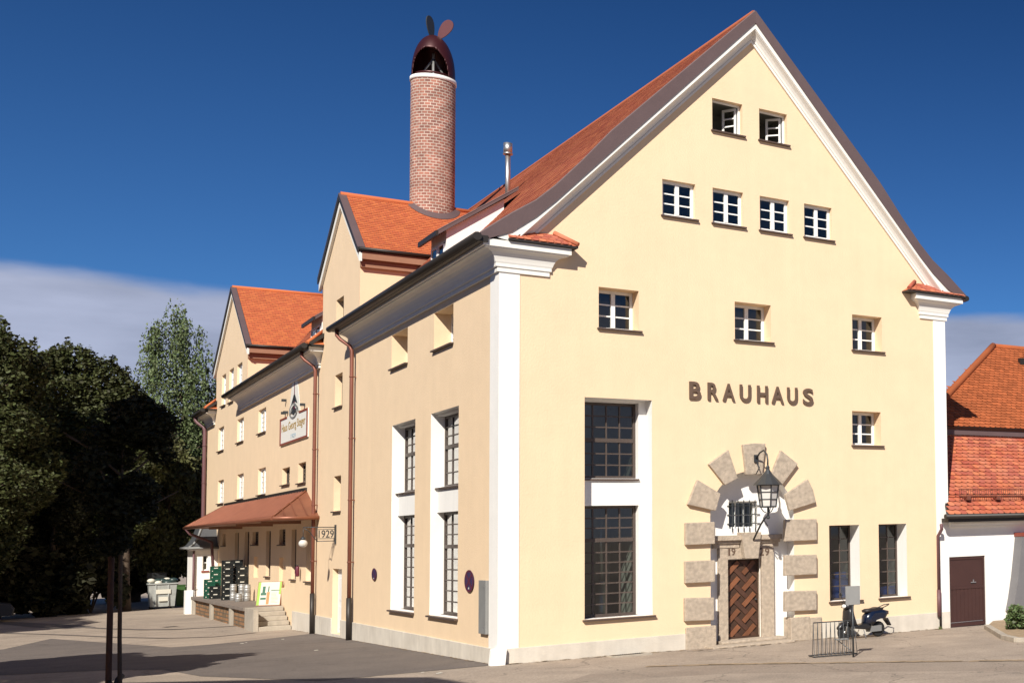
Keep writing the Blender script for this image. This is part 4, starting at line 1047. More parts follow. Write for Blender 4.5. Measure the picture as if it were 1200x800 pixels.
# painted brewery sign on the wing
sy0, sy1, sz0, sz1 = LY(362.2, 490), LY(329.8, 500), LZ(330, 522.5), LZ(330, 491.5)
sg = empty('brewery_sign', (-.03, (sy0+sy1)/2, (sz0+sz1)/2), label='white brewery sign with red border and ochre blackletter name on the wing wall', cat='sign')
def sp(mb, name):
    for v_ in mb.bm.verts: v_.co -= sg.location
    return mb.build(name, sg)
q = MB('sign_white'); q.box(-.04, -.003, sy0, sy1, sz0, sz1); sp(q, 'board')
q = MB('frame_red'); t = .07; tt = .16
q.box(-.06, -.041, sy0, sy1, sz0, sz0+t); q.box(-.06, -.041, sy0, sy0+tt, sz0+t, sz1-t); q.box(-.06, -.041, sy1-tt, sy1, sz0+t, sz1-t)
q.box(-.06, -.041, sy0, sy0+1.7, sz1-t, sz1); q.box(-.06, -.041, sy1-1.5, sy1, sz1-t, sz1); sp(q, 'frame')
q = MB('ochre')
glyphs(q, 'Haus Georg Steger', 'L', sy0+.45, sy1-.35, sz0+.42, sz0+.84, -.046, -.042, flip=True, bold=.01); sp(q, 'lettering')
q = MB('sky_blue_paint'); glyphs(q, '1929', 'L', (sy0+sy1)/2-.5, (sy0+sy1)/2+.5, sz0+.15, sz0+.32, -.046, -.042, flip=True); sp(q, 'small_lettering')
# emblem above the board: pale church-spire shaped crest with a dark ring
cy_, cz_ = (LY(345.5, 480)), sz1
q = MB('zinc', 'sign_white', 'iron', 'sign_red')
q.prism([(-.012, cy_-1.15, cz_+.05), (-.012, cy_-.75, cz_+.9), (-.012, cy_-.35, cz_+1.5), (-.012, cy_+.35, cz_+1.5), (-.012, cy_+.75, cz_+.9), (-.012, cy_+1.15, cz_+.05)], (.01, 0, 0), 'sign_white')
ang = [2*math.pi*i/30 for i in range(31)]
for a, b in zip(ang, ang[1:]):
    q.poly([(-.062, cy_+r_*.85*math.cos(w_), cz_+.12+r_*.30*math.sin(w_)) for r_, w_ in ((1, a), (1, b), (.78, b), (.78, a))], 'zinc')
q.prism([(-.060, cy_-.55, cz_+.1), (-.060, cy_-.05, cz_+.33), (-.060, cy_+.45, cz_+.05), (-.060, cy_-.1, cz_-.05)], (.015, 0, 0), 'iron')
q.prism([(-.061, cy_-.5, cz_+.22), (-.061, cy_-.1, cz_+.30), (-.061, cy_-.2, cz_+.12)], (-.004, 0, 0), 'sign_red')
q.prism([(-.03, cy_-.06, cz_+.42), (-.03, cy_, cz_+1.3), (-.03, cy_+.06, cz_+.42)], (.012, 0, 0), 'sign_red')
q.prism([(-.03, cy_-.6, cz_+.38), (-.03, cy_-.1, cz_+.75), (-.03, cy_+.1, cz_+.75), (-.03, cy_+.65, cz_+.38), (-.03, cy_, cz_+.50)], (.01, 0, 0), 'iron')
sp(q, 'crest')
# spotlights/wires around the sign
q = MB('iron')
for px, py in [(335, 484), (337.5, 483), (357.5, 474), (335.6, 469)]:
    a, b = LY(px, py), LZ(px, py); q.box(-.16, -.001, a-.05, a+.05, b-.05, b+.05)
sp(q, 'bracket')

# projecting 1929 bracket sign with globe lamp
by = 17.7; bz = LZ(394, 625)
bs = empty('bracket_sign', (0, by, bz), label='wrought iron bracket sign reading 1929 projecting from the tower wall', cat='sign')
q = MB('iron'); zt2 = LZ(393, 618.5); zl2 = LZ(393, 631)
q.box(-.05, -.001, -.035, .035, LZ(394, 637)-bz, LZ(394, 614.5)-bz); q.build('wall_plate', bs)
A1 = -.95; h_t = .22
q = MB('iron'); q.tube([(-.02, 0, h_t), (A1, 0, h_t+.02)], .014, 8); q.tube([(-.02, 0, -.24), (-.55, 0, -.24)], .012, 8); q.tube([(-.55, 0, -.26), (-.55, 0, h_t)], .012, 8)
q.tube([(-.55, 0, -.24), (-.62, 0, -.14), (-.70, 0, -.02), (-.8, 0, .12), (-.92, 0, .20)], .012, 8)
q.build('arm', bs)
q = MB('iron')
def mp19(u, z, o): return (u, o, z)
glyphs(q, '1929', 'R', -.51, -.07, -.13, .13, -.01, .01, bold=.01, mp=mp19)
q.box(-.53, -.05, -.008, .008, .145, .165); q.box(-.53, -.05, -.008, .008, -.165, -.145); q.build('numerals', bs)
gl_ = empty('globe_lamp', (A1, by, bz-.0), label='white glass globe lamp hanging from the 1929 bracket', cat='lamp')
q = MB('iron'); q.tube([(0, 0, .21), (0, 0, -.08)], .01, 8); q.lathe((0, 0, 0), [(.015, -.06), (.07, -.13), (.08, -.16), (.02, -.17)], 14); q.build('fitting', gl_)
q = MB('lamp_milk'); q.sphere((0, 0, -.30), .13, seg=20, sc=(1, 1, 1)); q.build('globe', gl_)

# wall lantern over the portal
LD = .75; lc = un(900, 575, 1, -LD); lx = float(lc[0])
LA = empty('wall_lantern', (lx, -.12, RZ(886, 537, -.12)), label='large black iron lantern on a scrolled arm over the stone door arch', cat='lantern')
def lp(mb, name, **k):
    for v_ in mb.bm.verts: v_.co -= LA.location
    return mb.build(name, LA, **k)
zap = RZ(900, 549, -LD); zev = RZ(900, 568, -LD); zbt = RZ(900, 593.5, -LD); zfn = RZ(900, 606, -LD)
re = abs(RX(917.5, 568, -LD)-RX(882.5, 568, -LD))/2/1.0
re *= .92; rb, rbt = re*.72, re*.52
rot6 = math.radians(20)
def ngon(r, z, n=6): return [(lx+r*math.cos(rot6+2*math.pi*i/n), -LD+r*math.sin(rot6+2*math.pi*i/n), z) for i in range(n)]
q = MB('iron')
lev = [(re, zev), (re*.62, zev+(zap-zev)*.38), (re*.3, zev+(zap-zev)*.68), (re*.12, zap-.02), (re*.12, zap+.05), (.02, zap+.1)]
rings = [[q.bm.verts.new(p) for p in ngon(r, z, 12)] for r, z in lev]
for A, Bq in zip(rings, rings[1:]):
    for j in range(12): q.bm.faces.new([A[j], A[(j+1) % 12], Bq[(j+1) % 12], Bq[j]])
q.bm.faces.new(rings[0][::-1]); q.bm.faces.new(rings[-1]); lp(q, 'roof')
q = MB('iron'); T = ngon(rb, zev-.0); Bt = ngon(rbt, zbt)
for i in range(6):
    q.tube([T[i], Bt[i]], .018, 6)
    for t in (0.0, .33, .66, 1.0):
        a = Vector(T[i]).lerp(Vector(Bt[i]), t); b = Vector(T[(i+1) % 6]).lerp(Vector(Bt[(i+1) % 6]), t); q.tube([a, b], .012 if 0 < t < 1 else .02, 6)
q.tube([(lx, -LD, zbt-.0), (lx, -LD, zfn)], .03, 8); q.sphere((lx, -LD, zfn), .045)
for i in range(0, 6, 2): q.tube([Bt[i], (Bt[i][0]*.6+lx*.4, Bt[i][1]*.6-LD*.4, zbt-.12), (lx, -LD, zbt-.18)], .012, 6)
lp(q, 'cage')
q = MB('lamp_milk')
for i in range(6):
    j = (i+1) % 6; c0 = Vector((lx, -LD, 0))
    def inn(p): p = Vector(p); return Vector((c0.x+(p.x-c0.x)*.95, c0.y+(p.y-c0.y)*.95, p.z))
    q.poly([inn(T[i]), inn(T[j]), inn(Bt[j]), inn(Bt[i])])
lp(q, 'lamp_glass')
q = MB('iron'); wx, wz = RX(886, 537, -.15), RZ(886, 537, -.15)
q.box(wx-.05, wx+.05, -.17, -.12, wz-.1, wz+.1)
arc = [(wx, -.17, wz), (wx+(lx-wx)*.25, -.17-(LD-.17)*.3, wz+.14), (wx+(lx-wx)*.6, -.17-(LD-.17)*.65, wz+.2), (wx+(lx-wx)*.93, -.17-(LD-.17)*.93, wz+.08), (lx, -LD, zap+.22), (lx, -LD, zap+.08)]
q.tube(arc, .022, 8); q.tube([(wx, -.17, wz-.08), (wx+.02, -.3, wz-.25), (wx+.0, -.14, wz-.42)], .015, 8)
k0 = un(883, 632, 1, PO-.32); q.tube([(lx, -LD, zfn+.06), (lx*.7+k0[0]*.3, -LD*.75, zfn-.02), (lx*.35+k0[0]*.65, -.35, zfn-.18), (float(k0[0]), PO-.32, float(k0[2]))], .025, 8)
q.tube([(lx*.5+k0[0]*.5, -.55, zfn-.08), (lx*.3+k0[0]*.7+.1, -.55, zfn-.22)], .014, 6)
lp(q, 'arm')

# ------------------------------------------------------------------ behind the glass: brew room things seen through the big windows
tk = empty('steel_column', (3.05, 1.9, .4), label='shiny steel column inside the brew room behind the big gable window', cat='tank')
q = MB('steel'); q.tube([(0, 0, 0), (0, 0, 1.35)], .13, 16); q.tube([(0, 0, 1.35), (0, 0, 1.45)], .15, 16); q.tube([(0, 0, 1.45), (0, 0, 3.4)], .05, 12); q.build('column', tk)
for i, (px, lab) in enumerate([(985, 'blue plastic container stacked inside the left small gable window'), (1040, 'blue plastic container inside the right small gable window')]):
    u = RX(px, 690, .8); q = MB('blue_bin'); q.box(u-.3, u+.3, .72, 1.1, .98, 1.62 if i == 0 else 1.30)
    if i == 0: q.box(u-.22, u+.18, .75, 1.05, 1.63, 1.8)
    tag(q.build('blue_container', None, bevel=.03), lab, 'container')

# ------------------------------------------------------------------ white house at the right
H_ = empty('white_house', (W, 0, 0), label='white rendered house with red tiled mansard roof adjoining the brewery', cat='house')
def hp(mb, name, **k):
    par = k.pop('parent', None)
    o = mb.build(name, None, **k); o.parent = par or H_
    if par is None: o.matrix_parent_inverse = Matrix.Translation(-H_.location)
    return o
hx0 = W+.015; hx1 = 30
ddx0, ddx1 = RX(1110, 700), RX(1155.3, 700); ddz1 = RZ(1130, 651.5); ddz0 = gz(13.4, 0)
q = MB('white'); q.rsheet((hx0, hx1, -.6, 3.4), [(ddx0, ddx1, -.55, ddz1)], lambda u, z: (u, .0, z), 'white')
for a, b in zip(rect(ddx0, ddx1, -.55, ddz1), rect(ddx0, ddx1, -.55, ddz1)[1:]+[rect(ddx0, ddx1, -.55, ddz1)[0]]): q.poly([(a[0], 0, a[1]), (b[0], 0, b[1]), (b[0], .12, b[1]), (a[0], .12, a[1])], 'white')
q.box(hx0, hx1, 2.8, 3.0, 3, 6.35, 'white'); q.box(hx0, hx1, -.12, -.001, 3.02, 3.12, 'white'); q.box(hx0, hx1, -.22, -.001, 3.125, 3.22, 'white')
hp(q, 'wall')
q = MB('plinth'); q.box(hx0, ddx0-.002, -.02, -.001, -.5, .45); hp(q, 'plinth')
q = MB('brown_door'); q.box(ddx0+.01, ddx1-.01, .05, .11, ddz0+.02, ddz1-.01); zr_ = ddz0+(ddz1-ddz0)*.56
for a, b, c, d_ in ((ddx0+.01, ddx0+.08, ddz0+.02, ddz1-.01), (ddx1-.08, ddx1-.01, ddz0+.02, ddz1-.01), (ddx0+.08, ddx1-.08, zr_-.05, zr_+.03), (ddx0+.08, ddx1-.08, ddz1-.09, ddz1-.01), (ddx0+.08, ddx1-.08, ddz0+.02, ddz0+.13)): q.box(a, b, .028, .049, c, d_)
for i in range(9):
    u = ddx0+.08+(ddx1-ddx0-.16)*(i+.5)/9; q.box(u-.055, u+.055, .042, .0495, ddz0+.13, zr_-.05)
dr = hp(q, 'door'); dr['label'] = 'dark brown boarded garage-like door'
q = MB('steel'); q.box(ddx1-.55, ddx1-.35, .015, .027, zr_+.12, zr_+.15); q.box(ddx1-.47, ddx1-.43, .015, .027, zr_+.15, zr_+.22); q.box(ddx0+.12, ddx1-.12, .02, .0275, ddz0+.14, ddz0+.16)
hd = hp(q, 'handle', parent=dr); hd.matrix_parent_inverse = Matrix()
# lower roof: kicked-out slope with beaver-tail tiles
ez = RZ(1150, 603, -.45); e_y = -.45
A_ = (e_y, ez); Bm = (.25, ez+.62); Cm = (2.75, RZ(1150, 512, 2.75))
q = MB('tile_old', 'dark_metal')
for (ya, za), (yb, zb2) in ((A_, Bm), (Bm, Cm)):
    x0_ = W-.28 if ya < 0 else W+.02
    slab(q, [(x0_ if ya < 0 else W+.02, ya, za), (hx1, ya, za), (hx1, yb, zb2), (W+.02, yb, zb2)], .07, 'dark_metal')
    tiled(q, (x0_+.0, ya, za+.01), (1, 0, 0), (0, yb-ya, zb2-za), 7.5, math.hypot(yb-ya, zb2-za), .235, .20, 'tile_old', clip=(lambda u, vv: u > vv*.33) if ya < 0 else None, lift=.035)
hp(q, 'lower_roof', recalc=False)
q = MB('dark_metal'); q.tube([(W-.45, e_y-.06, ez-.03), (hx1, e_y-.06, ez-.03)], .075, 10); q.box(W-.3, hx1, e_y, -.1, ez-.20, ez-.08); hp(q, 'gutter')
# snow rail
q = MB('copper_pipe'); zs = Bm[1]-.05; yy = .02
for dz_ in (.02, .24): q.tube([(W+.35, yy-.12, zs+dz_), (hx1, yy-.12, zs+dz_)], .014, 6)
x = W+.38
while x < 24: q.tube([(x, yy-.12, zs), (x, yy-.12, zs+.25)], .009, 5); x += .085
x = W+.65
while x < 24: q.box(x, x+.14, yy-.15, yy+.1, zs-.1, zs+.02); x += 1.15
hp(q, 'snow_guard')
q = MB('iron'); q.tube([(W+.05, 1.2, RZ(1112, 524, 1.2)), (W+.75, 1.0, RZ(1120, 527, 1.2))], .06, 8); hp(q, 'vent_pipe')
# upper roof: hipped, further back
ue_y, ue_z = 2.55, RZ(1150, 501, 2.55)
yr2 = 6.6
rz_t = RZ(1180, 407.5, yr2); rx0 = RX(1164, 408, yr2); hx = RX(1108, 494, ue_y)
q = MB('tile_brown', 'dark_metal', 'verge_metal')
hx_l = hx-1.0
slope = Vector((0, yr2-ue_y, rz_t-ue_z)); Ls = slope.length; wu = 16
slab(q, [(hx_l, ue_y, ue_z), (hx_l+wu, ue_y, ue_z), (hx_l+wu, yr2, rz_t), (rx0, yr2, rz_t)], .1, 'dark_metal')
tiled(q, (hx_l, ue_y, ue_z+.01), (1, 0, 0), slope, 9.5, Ls, .22, .17, 'tile_brown', clip=lambda u, vv: u > (rx0-hx_l)*(vv/Ls)**1.12+.05, lift=.028)
q.poly([(hx_l, ue_y, ue_z), (rx0, yr2, rz_t), (hx_l+2.4, yr2+1.2, ue_z)], 'verge_metal')
hpts = [(hx_l+(rx0-hx_l)*t**1.0, ue_y+(yr2-ue_y)*t, ue_z+(rz_t-ue_z)*t+.03) for t in [i/8 for i in range(9)]]
q.tube(hpts, .13, 8, 'tile_brown'); q.tube([(rx0, yr2, rz_t+.02), (hx_l+wu, yr2, rz_t+.02)], .10, 8, 'tile_brown')
vx = rx0+.6; q.box(vx, vx+.2, yr2-.9, yr2-.75, rz_t-.75, rz_t-.5, 'dark_metal')
hp(q, 'upper_roof', recalc=False)
q = MB('verge_metal'); q.box(hx_l-2, hx1, ue_y+.1, ue_y+.2, ue_z-.25, ue_z-.02); q.box(RX(1196, 510, 2.4), RX(1196, 510, 2.4)+.15, .3, 2.4, 3.9, 3.95); hp(q, 'eaves_board')
# battered wall at the right edge, shade put into its grey colour
bu = empty('shaded_wall', (16, -.5, 0), label='flared wall with shade put into its grey colour at the right end of the white house', cat='shaded_wall')
q = MB('shade_grey', 'frame_red'); yy = -.4
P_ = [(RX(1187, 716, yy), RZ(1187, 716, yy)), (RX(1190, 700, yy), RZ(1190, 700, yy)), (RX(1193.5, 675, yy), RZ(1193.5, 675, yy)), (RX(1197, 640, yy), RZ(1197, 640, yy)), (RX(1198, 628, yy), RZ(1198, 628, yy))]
q.prism([(x, yy, z) for x, z in P_]+[(P_[-1][0]+1, yy, P_[-1][1]), (P_[0][0]+1.4, yy, P_[0][1])], (0, .38, 0), 'shade_grey')
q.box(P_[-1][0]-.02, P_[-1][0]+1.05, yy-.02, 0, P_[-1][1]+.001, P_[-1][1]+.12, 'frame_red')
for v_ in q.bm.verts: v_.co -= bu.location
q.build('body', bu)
# planting bed
pbd = empty('planting_bed', (13.2, -2.6, 0), label='low stone edged planting bed in front of the white house', cat='planting bed')
pts = [groundpt(1156.5, 736), groundpt(1177, 748.5), groundpt(1192, 752), groundpt(1215, 752)]
q = MB('concrete')
for a, b in zip(pts, pts[1:]):
    A, Bq = Vector((*a, gz(*a))), Vector((*b, gz(*b))); d_ = (Bq-A).normalized(); n_ = Vector((-d_.y, d_.x, 0))*.09
    q.prism([A-n_, Bq-n_, Bq+n_, A+n_], (0, 0, .12))
for v_ in q.bm.verts: v_.co -= pbd.location
q.build('kerb', pbd, bevel=.01)
q = MB('dirt'); q.poly([(x, y, gz(x, y)+.07) for x, y in pts]+[(18, -.1, .07), (14.3, -.1, .07)])
for v_ in q.bm.verts: v_.co -= pbd.location
q.build('soil', pbd)

# ------------------------------------------------------------------ white annex beyond the dock
AN = empty('annex', (-.5, 46, -.2), label='small white annex with slate bell-cast roof beyond the loading dock', cat='annex')
def ap(mb, name, **k):
    for v_ in mb.bm.verts: v_.co -= AN.location
    return mb.build(name, AN, **k)
ay = 45.7; ax0 = float(un(228, 680, 1, ay)[0]); azr = float(un(235, 641, 1, ay)[2])
q = MB('white'); wz0, wz1 = float(un(240, 668, 1, ay)[2]), float(un(240, 650, 1, ay)[2]); wx0, wx1 = float(un(237.5, 660, 1, ay)[0]), float(un(243.5, 660, 1, ay)[0])
q.rsheet((ax0, -.001, -.6, azr), [(wx0, wx1, wz0, wz1)], lambda u, z: (u, ay, z), 'white')
for a, b in zip(rect(wx0, wx1, wz0, wz1), rect(wx0, wx1, wz0, wz1)[1:]+rect(wx0, wx1, wz0, wz1)[:1]): q.poly([(a[0], ay, a[1]), (b[0], ay, b[1]), (b[0], ay+.12, b[1]), (a[0], ay+.12, a[1])], 'white')
q.poly([(ax0, ay, -.6), (ax0, ay+3, -.6), (ax0, ay+3, azr), (ax0, ay, azr)], 'white'); q.box(ax0-.06, .0, ay-.06, ay+3, azr-.12, azr, 'white'); ap(q, 'wall')
q = MB('window_white', 'interior')
q.box(wx0, wx1, ay+.10, ay+.14, wz0, wz0+.05); q.box(wx0, wx1, ay+.10, ay+.14, wz1-.05, wz1); q.box(wx0, wx0+.04, ay+.10, ay+.14, wz0+.05, wz1-.05); q.box(wx1-.04, wx1, ay+.10, ay+.14, wz0+.05, wz1-.05)
q.box(wx0+.04, wx1-.04, ay+.11, ay+.13, (wz0+wz1)/2-.02, (wz0+wz1)/2+.02); wn = ap(q, 'window')
q = MB('glass', 'interior'); q.box(wx0, wx1, ay+.15, ay+.155, wz0, wz1, 'glass'); q.box(wx0-.1, wx1+.1, ay+.25, ay+.3, wz0-.1, wz1+.1, 'interior'); o = ap(q, 'pane')
q = MB('frame_red'); q.box(wx0-.05, wx1+.05, ay-.05, ay-.001, wz0-.09, wz0-.01); ap(q, 'sill')
q = MB('slate', 'zinc'); ex = ax0-.3; ey = ay-.35
prof_r = [(0, azr-.02), (.35, azr+.12), (.7, azr+.45), (1.15, azr+1.3)]
for (d0, z0_), (d1, z1_) in zip(prof_r, prof_r[1:]):
    q.poly([(ex+d0*.62, ey+d0, z0_), (0, ey+d0, z0_), (0, ey+d1, z1_), (ex+d1*.62, ey+d1, z1_)], 'slate')
    q.poly([(ex+d0*.62, ey+d0, z0_), (ex+d1*.62, ey+d1, z1_), (ex+d1*.62, ay+3, z1_), (ex+d0*.62, ay+3, z0_)], 'slate')
    q.tube([(ex+d0*.62, ey+d0, z0_+.02), (ex+d1*.62, ey+d1, z1_+.02)], .05, 8, 'zinc')
q.tube([(ex, ey, azr-.03), (0, ey, azr-.03)], .06, 8, 'zinc'); q.tube([(ex, ey, azr-.03), (ex, ay+3, azr-.03)], .06, 8, 'zinc')
q.box(ex+.05, 0, ey+.05, ay-.0, azr-.16, azr-.06, 'white'); ap(q, 'roof')
q = MB('purple_pipe'); q.tube([(ax0-.06, ay-.1, azr-.1), (ax0-.06, ay-.1, -.3)], .045, 8); ap(q, 'downpipe')

# ------------------------------------------------------------------ waste container and bins
wy = 52.0; cx0, cx1 = float(un(173, 700, 1, wy)[0]), float(un(206, 700, 1, wy)[0]); cz0 = gz(-2, wy); cz1 = float(un(190, 683, 1, wy)[2])
cz0 = float(un(190, 708.5, 1, wy)[2])
WC = empty('waste_container', ((cx0+cx1)/2, wy, gz(-2, wy)), label='grey open waste container piled with dark rubbish bags beside the annex', cat='waste container')
hw = (cx1-cx0)/2; zA = .02; zB2 = cz1-gz(-2, wy)-.05
q = MB('grey_plastic')
def frus(x0, x1, y0, y1, z0, z1, gx, gy, m=None, mb=None):
    P = [(x0+gx, y0+gy, z0), (x1-gx, y0+gy, z0), (x1-gx, y1-gy, z0), (x0+gx, y1-gy, z0), (x0, y0, z1), (x1, y0, z1), (x1, y1, z1), (x0, y1, z1)]
    v_ = [mb.bm.verts.new(p) for p in P]
    for f_ in ((0, 3, 2, 1), (0, 1, 5, 4), (1, 2, 6, 5), (2, 3, 7, 6), (3, 0, 4, 7), (4, 5, 6, 7)): mb.bm.faces.new([v_[i] for i in f_]).material_index = mb.mi(m)
frus(-hw, hw, -.5, .5, .12, zB2, .08, .07, 'grey_plastic', q); q.box(-hw-.05, hw+.05, -.55, .55, zB2+.001, zB2+.07)
for x in (-hw*.55, hw*.35): q.box(x, x+.06, -.53, -.42, .15, zB2-.02)
q.build('body', WC, bevel=.012)
q = MB('paper'); q.box(-hw*.5, hw*.55, -.535, -.5, zB2*.62, zB2*.80); q.box(-hw*.3, hw*.4, -.53, -.49, zB2*.32, zB2*.5); q.build('sticker', WC)
q = MB('bag_dark', 'paper')
for i in range(16): q.sphere((random.uniform(-hw*.85, hw*.85), random.uniform(-.35, .35), zB2+random.uniform(.04, .22)), random.uniform(.13, .22), 'bag_dark' if i % 5 else 'paper', 10, (1.2, 1, .8))
q.build('rubbish_bag', WC)
q = MB('crate_dark'); q.box(-hw, hw*.4, .5, .55, zB2+.1, zB2+.62); q.build('lid', WC)
q = MB('rubber')
for x in (-hw+.15, hw-.15):
    for y in (-.35, .35): q.lathe((x, y, .07), [(.07, -.02), (.07, .02)], 14, M=Matrix.Rotation(math.pi/2, 3, 'X'))
q.build('wheel', WC)
def bin_(x, y, w, h, m, lab, name='wheeled_bin'):
    r = empty(name, (x, y, gz(x, y)), label=lab, cat='bin')
    q = MB(m); frus(-w/2, w/2, -w/2, w/2, .05, h, .04, .05, m, q); q.build('body', r, bevel=.01)
    q = MB(m); q.box(-w/2-.03, w/2+.03, -w/2-.03, w/2+.03, h+.001, h+.05); q.tube([(-w/2, w/2+.05, h-.02), (w/2, w/2+.05, h-.02)], .015, 8); q.build('lid', r, bevel=.01)
    q = MB('rubber')
    for sx_ in (-1, 1): q.lathe((sx_*w/2, w/2-.05, .09), [(.09, -.025), (.09, .025)], 16, M=Matrix.Rotation(math.pi/2, 3, 'Y'))
    q.build('wheel', r)
mat('bin_green', (.05, .12, .03), .5, .1, 5)
xg = float(un(211, 700, 1, 53.2)[0]); bin_(xg, 53.2, .42, 1.15, 'bin_green', 'dark green wheeled bin just right of the waste container')
xg = float(un(220, 700, 1, 53.8)[0]); bin_(xg, 53.8, .4, 1.0, 'lime', 'lime green wheeled bin half hidden behind the annex corner')

# ------------------------------------------------------------------ scooter
f0 = np.array(groundpt(989.5, 749.5)); r0_ = np.array(groundpt(1029, 745.5))
dv_ = r0_-f0; Lw = float(np.hypot(*dv_)); ang_s = math.atan2(-dv_[1], -dv_[0])  # +x of the model points to the front wheel
SCT = empty('motor_scooter', (float(r0_[0]+f0[0])/2, float(r0_[1]+f0[1])/2, gz(9, -1)), ang_s, 'dark blue and black motor scooter parked against the gable wall', 'scooter')
# model built along x: front wheel at +L/2, rear wheel at -L/2
hl = Lw/2; RWH = .215
def scp(mb, name, **k): return mb.build(name, SCT, **k)
def wheel(x, name='wheel'):
    M = Matrix.Rotation(math.pi/2, 3, 'X')
    q = MB('rubber'); q.lathe((x, 0, RWH), [(.13, -.04), (.18, -.055), (.21, -.035), (RWH, 0), (.21, .035), (.18, .055), (.13, .04)], 26, M=M)
    w = scp(q, name)
    q = MB('steel'); q.lathe((x, 0, RWH), [(.13, -.035), (.125, 0), (.13, .035)], 24, M=M); q.lathe((x, 0, RWH), [(.0, -.05), (.04, -.05), (.045, .05), (.0, .05)], 14, M=M)
    for i in range(5):
        a = 2*math.pi*i/5; q.tube([(x, 0, RWH), (x+.125*math.cos(a), 0, RWH+.125*math.sin(a))], .018, 6)
    q.build('rim', w)
wheel(hl); wheel(-hl)
def body(outline, w, m, name, taper=.6, top=None, bevel=.02):
    """a side outline in x-z, thickness w with a pinched rim"""
    q = MB(m); cx = sum(p[0] for p in outline)/len(outline); cz = sum(p[1] for p in outline)/len(outline); rings = []
    for yy, s_ in ((-w, taper), (-w*.8, .9), (-w*.3, 1), (w*.3, 1), (w*.8, .9), (w, taper)):
        rings.append([q.bm.verts.new((cx+(x-cx)*s_, yy, cz+(z-cz)*s_)) for x, z in outline])
    n = len(outline)
    for A, Bq in zip(rings, rings[1:]):
        for j in range(n): f_ = q.bm.faces.new([A[j], A[(j+1) % n], Bq[(j+1) % n], Bq[j]]); f_.smooth = True
    q.bm.faces.new(rings[0][::-1]); q.bm.faces.new(rings[-1]); return scp(q, name)
S_ = Lw/1.3
body([(-hl-.28, .62), (-hl-.33, .70), (-hl-.1, .76), (-hl+.35, .74), (-hl+.50, .60), (-hl+.52, .40), (-hl+.30, .33), (-hl+.22, .45), (-hl-.02, .50), (-hl-.18, .48)], .17, 'scooter_paint', 'rear_body')
body([(-hl-.12, .74), (-hl-.16, .80), (-hl+.08, .83), (-hl+.22, .80), (-hl+.40, .80), (-hl+.52, .76), (-hl+.50, .70), (-hl+.1, .71)], .14, 'seat_vinyl', 'seat')
body([(-hl+.30, .33), (-hl+.45, .42), (hl-.34, .38), (hl-.22, .42), (hl-.24, .30), (-hl+.35, .22)], .15, 'scooter_black', 'floorboard')
body([(hl-.36, .36), (hl-.24, .70), (hl-.20, .88), (hl-.10, .92), (hl-.06, .78), (hl-.04, .55), (hl-.16, .34)], .18, 'scooter_black', 'leg_shield')
body([(hl-.20, .44), (hl-.14, .50), (hl+.10, .50), (hl+.24, .34), (hl+.22, .30), (hl+.05, .45), (hl-.12, .42)], .08, 'scooter_black', 'front_fender')
body([(hl-.24, .88), (hl-.28, .98), (hl-.16, 1.04), (hl-.02, .98), (hl+.02, .88), (hl-.08, .84)], .15, 'scooter_black', 'headlamp_cowl')
q = MB('lens'); q.sphere((hl+.0, 0, .92), .07, sc=(.5, 1.3, .8)); scp(q, 'headlight')
q = MB('scooter_black'); q.tube([(hl-.16, -.33, 1.02), (hl-.16, -.12, 1.03), (hl-.16, .12, 1.03), (hl-.16, .33, 1.02)], .018, 8)
for s_ in (-1, 1): q.tube([(hl-.17, s_*.24, 1.02), (hl-.17, s_*.36, 1.02)], .028, 8)
scp(q, 'handlebar')
for s_ in (-1, 1):
    q = MB('scooter_black'); q.tube([(hl-.16, s_*.2, 1.03), (hl-.14, s_*.27, 1.14), (hl-.15, s_*.31, 1.20)], .009, 6); q.sphere((hl-.15, s_*.33, 1.23), .075, sc=(.3, 1, .7)); scp(q, 'mirror')
q = MB('steel'); 
for s_ in (-1, 1): q.tube([(hl, s_*.06, RWH), (hl-.10, s_*.06, .52)], .018, 8)
scp(q, 'fork')
q = MB('zinc'); q.tube([(-hl-.2, -.15, .28), (-hl+.3, -.15, .24)], [.05, .045], 12); q.box(-hl-.05, -hl+.35, -.1, .1, .16, .32); scp(q, 'engine')
q = MB('scooter_black'); q.tube([(-hl-.1, -.1, .80), (-hl-.3, -.1, .86), (-hl-.42, 0, .88), (-hl-.3, .1, .86), (-hl-.1, .1, .80)], .014, 8); scp(q, 'grab_rail')
q = MB('scooter_black'); q.prism([(-hl-.3, -.08, .5), (-hl-.42, -.08, .30), (-hl-.40, -.08, .28), (-hl-.24, -.08, .46)], (0, .16, 0)); scp(q, 'rear_fender')
q = MB('sign_red'); q.box(-hl-.335, -hl-.30, -.07, .07, .60, .67); scp(q, 'tail_light')
q = MB('steel'); q.tube([(.0, -.1, .24), (.02, -.22, .03)], .012, 6); q.tube([(.0, .1, .24), (.02, .22, .03)], .012, 6); scp(q, 'stand')

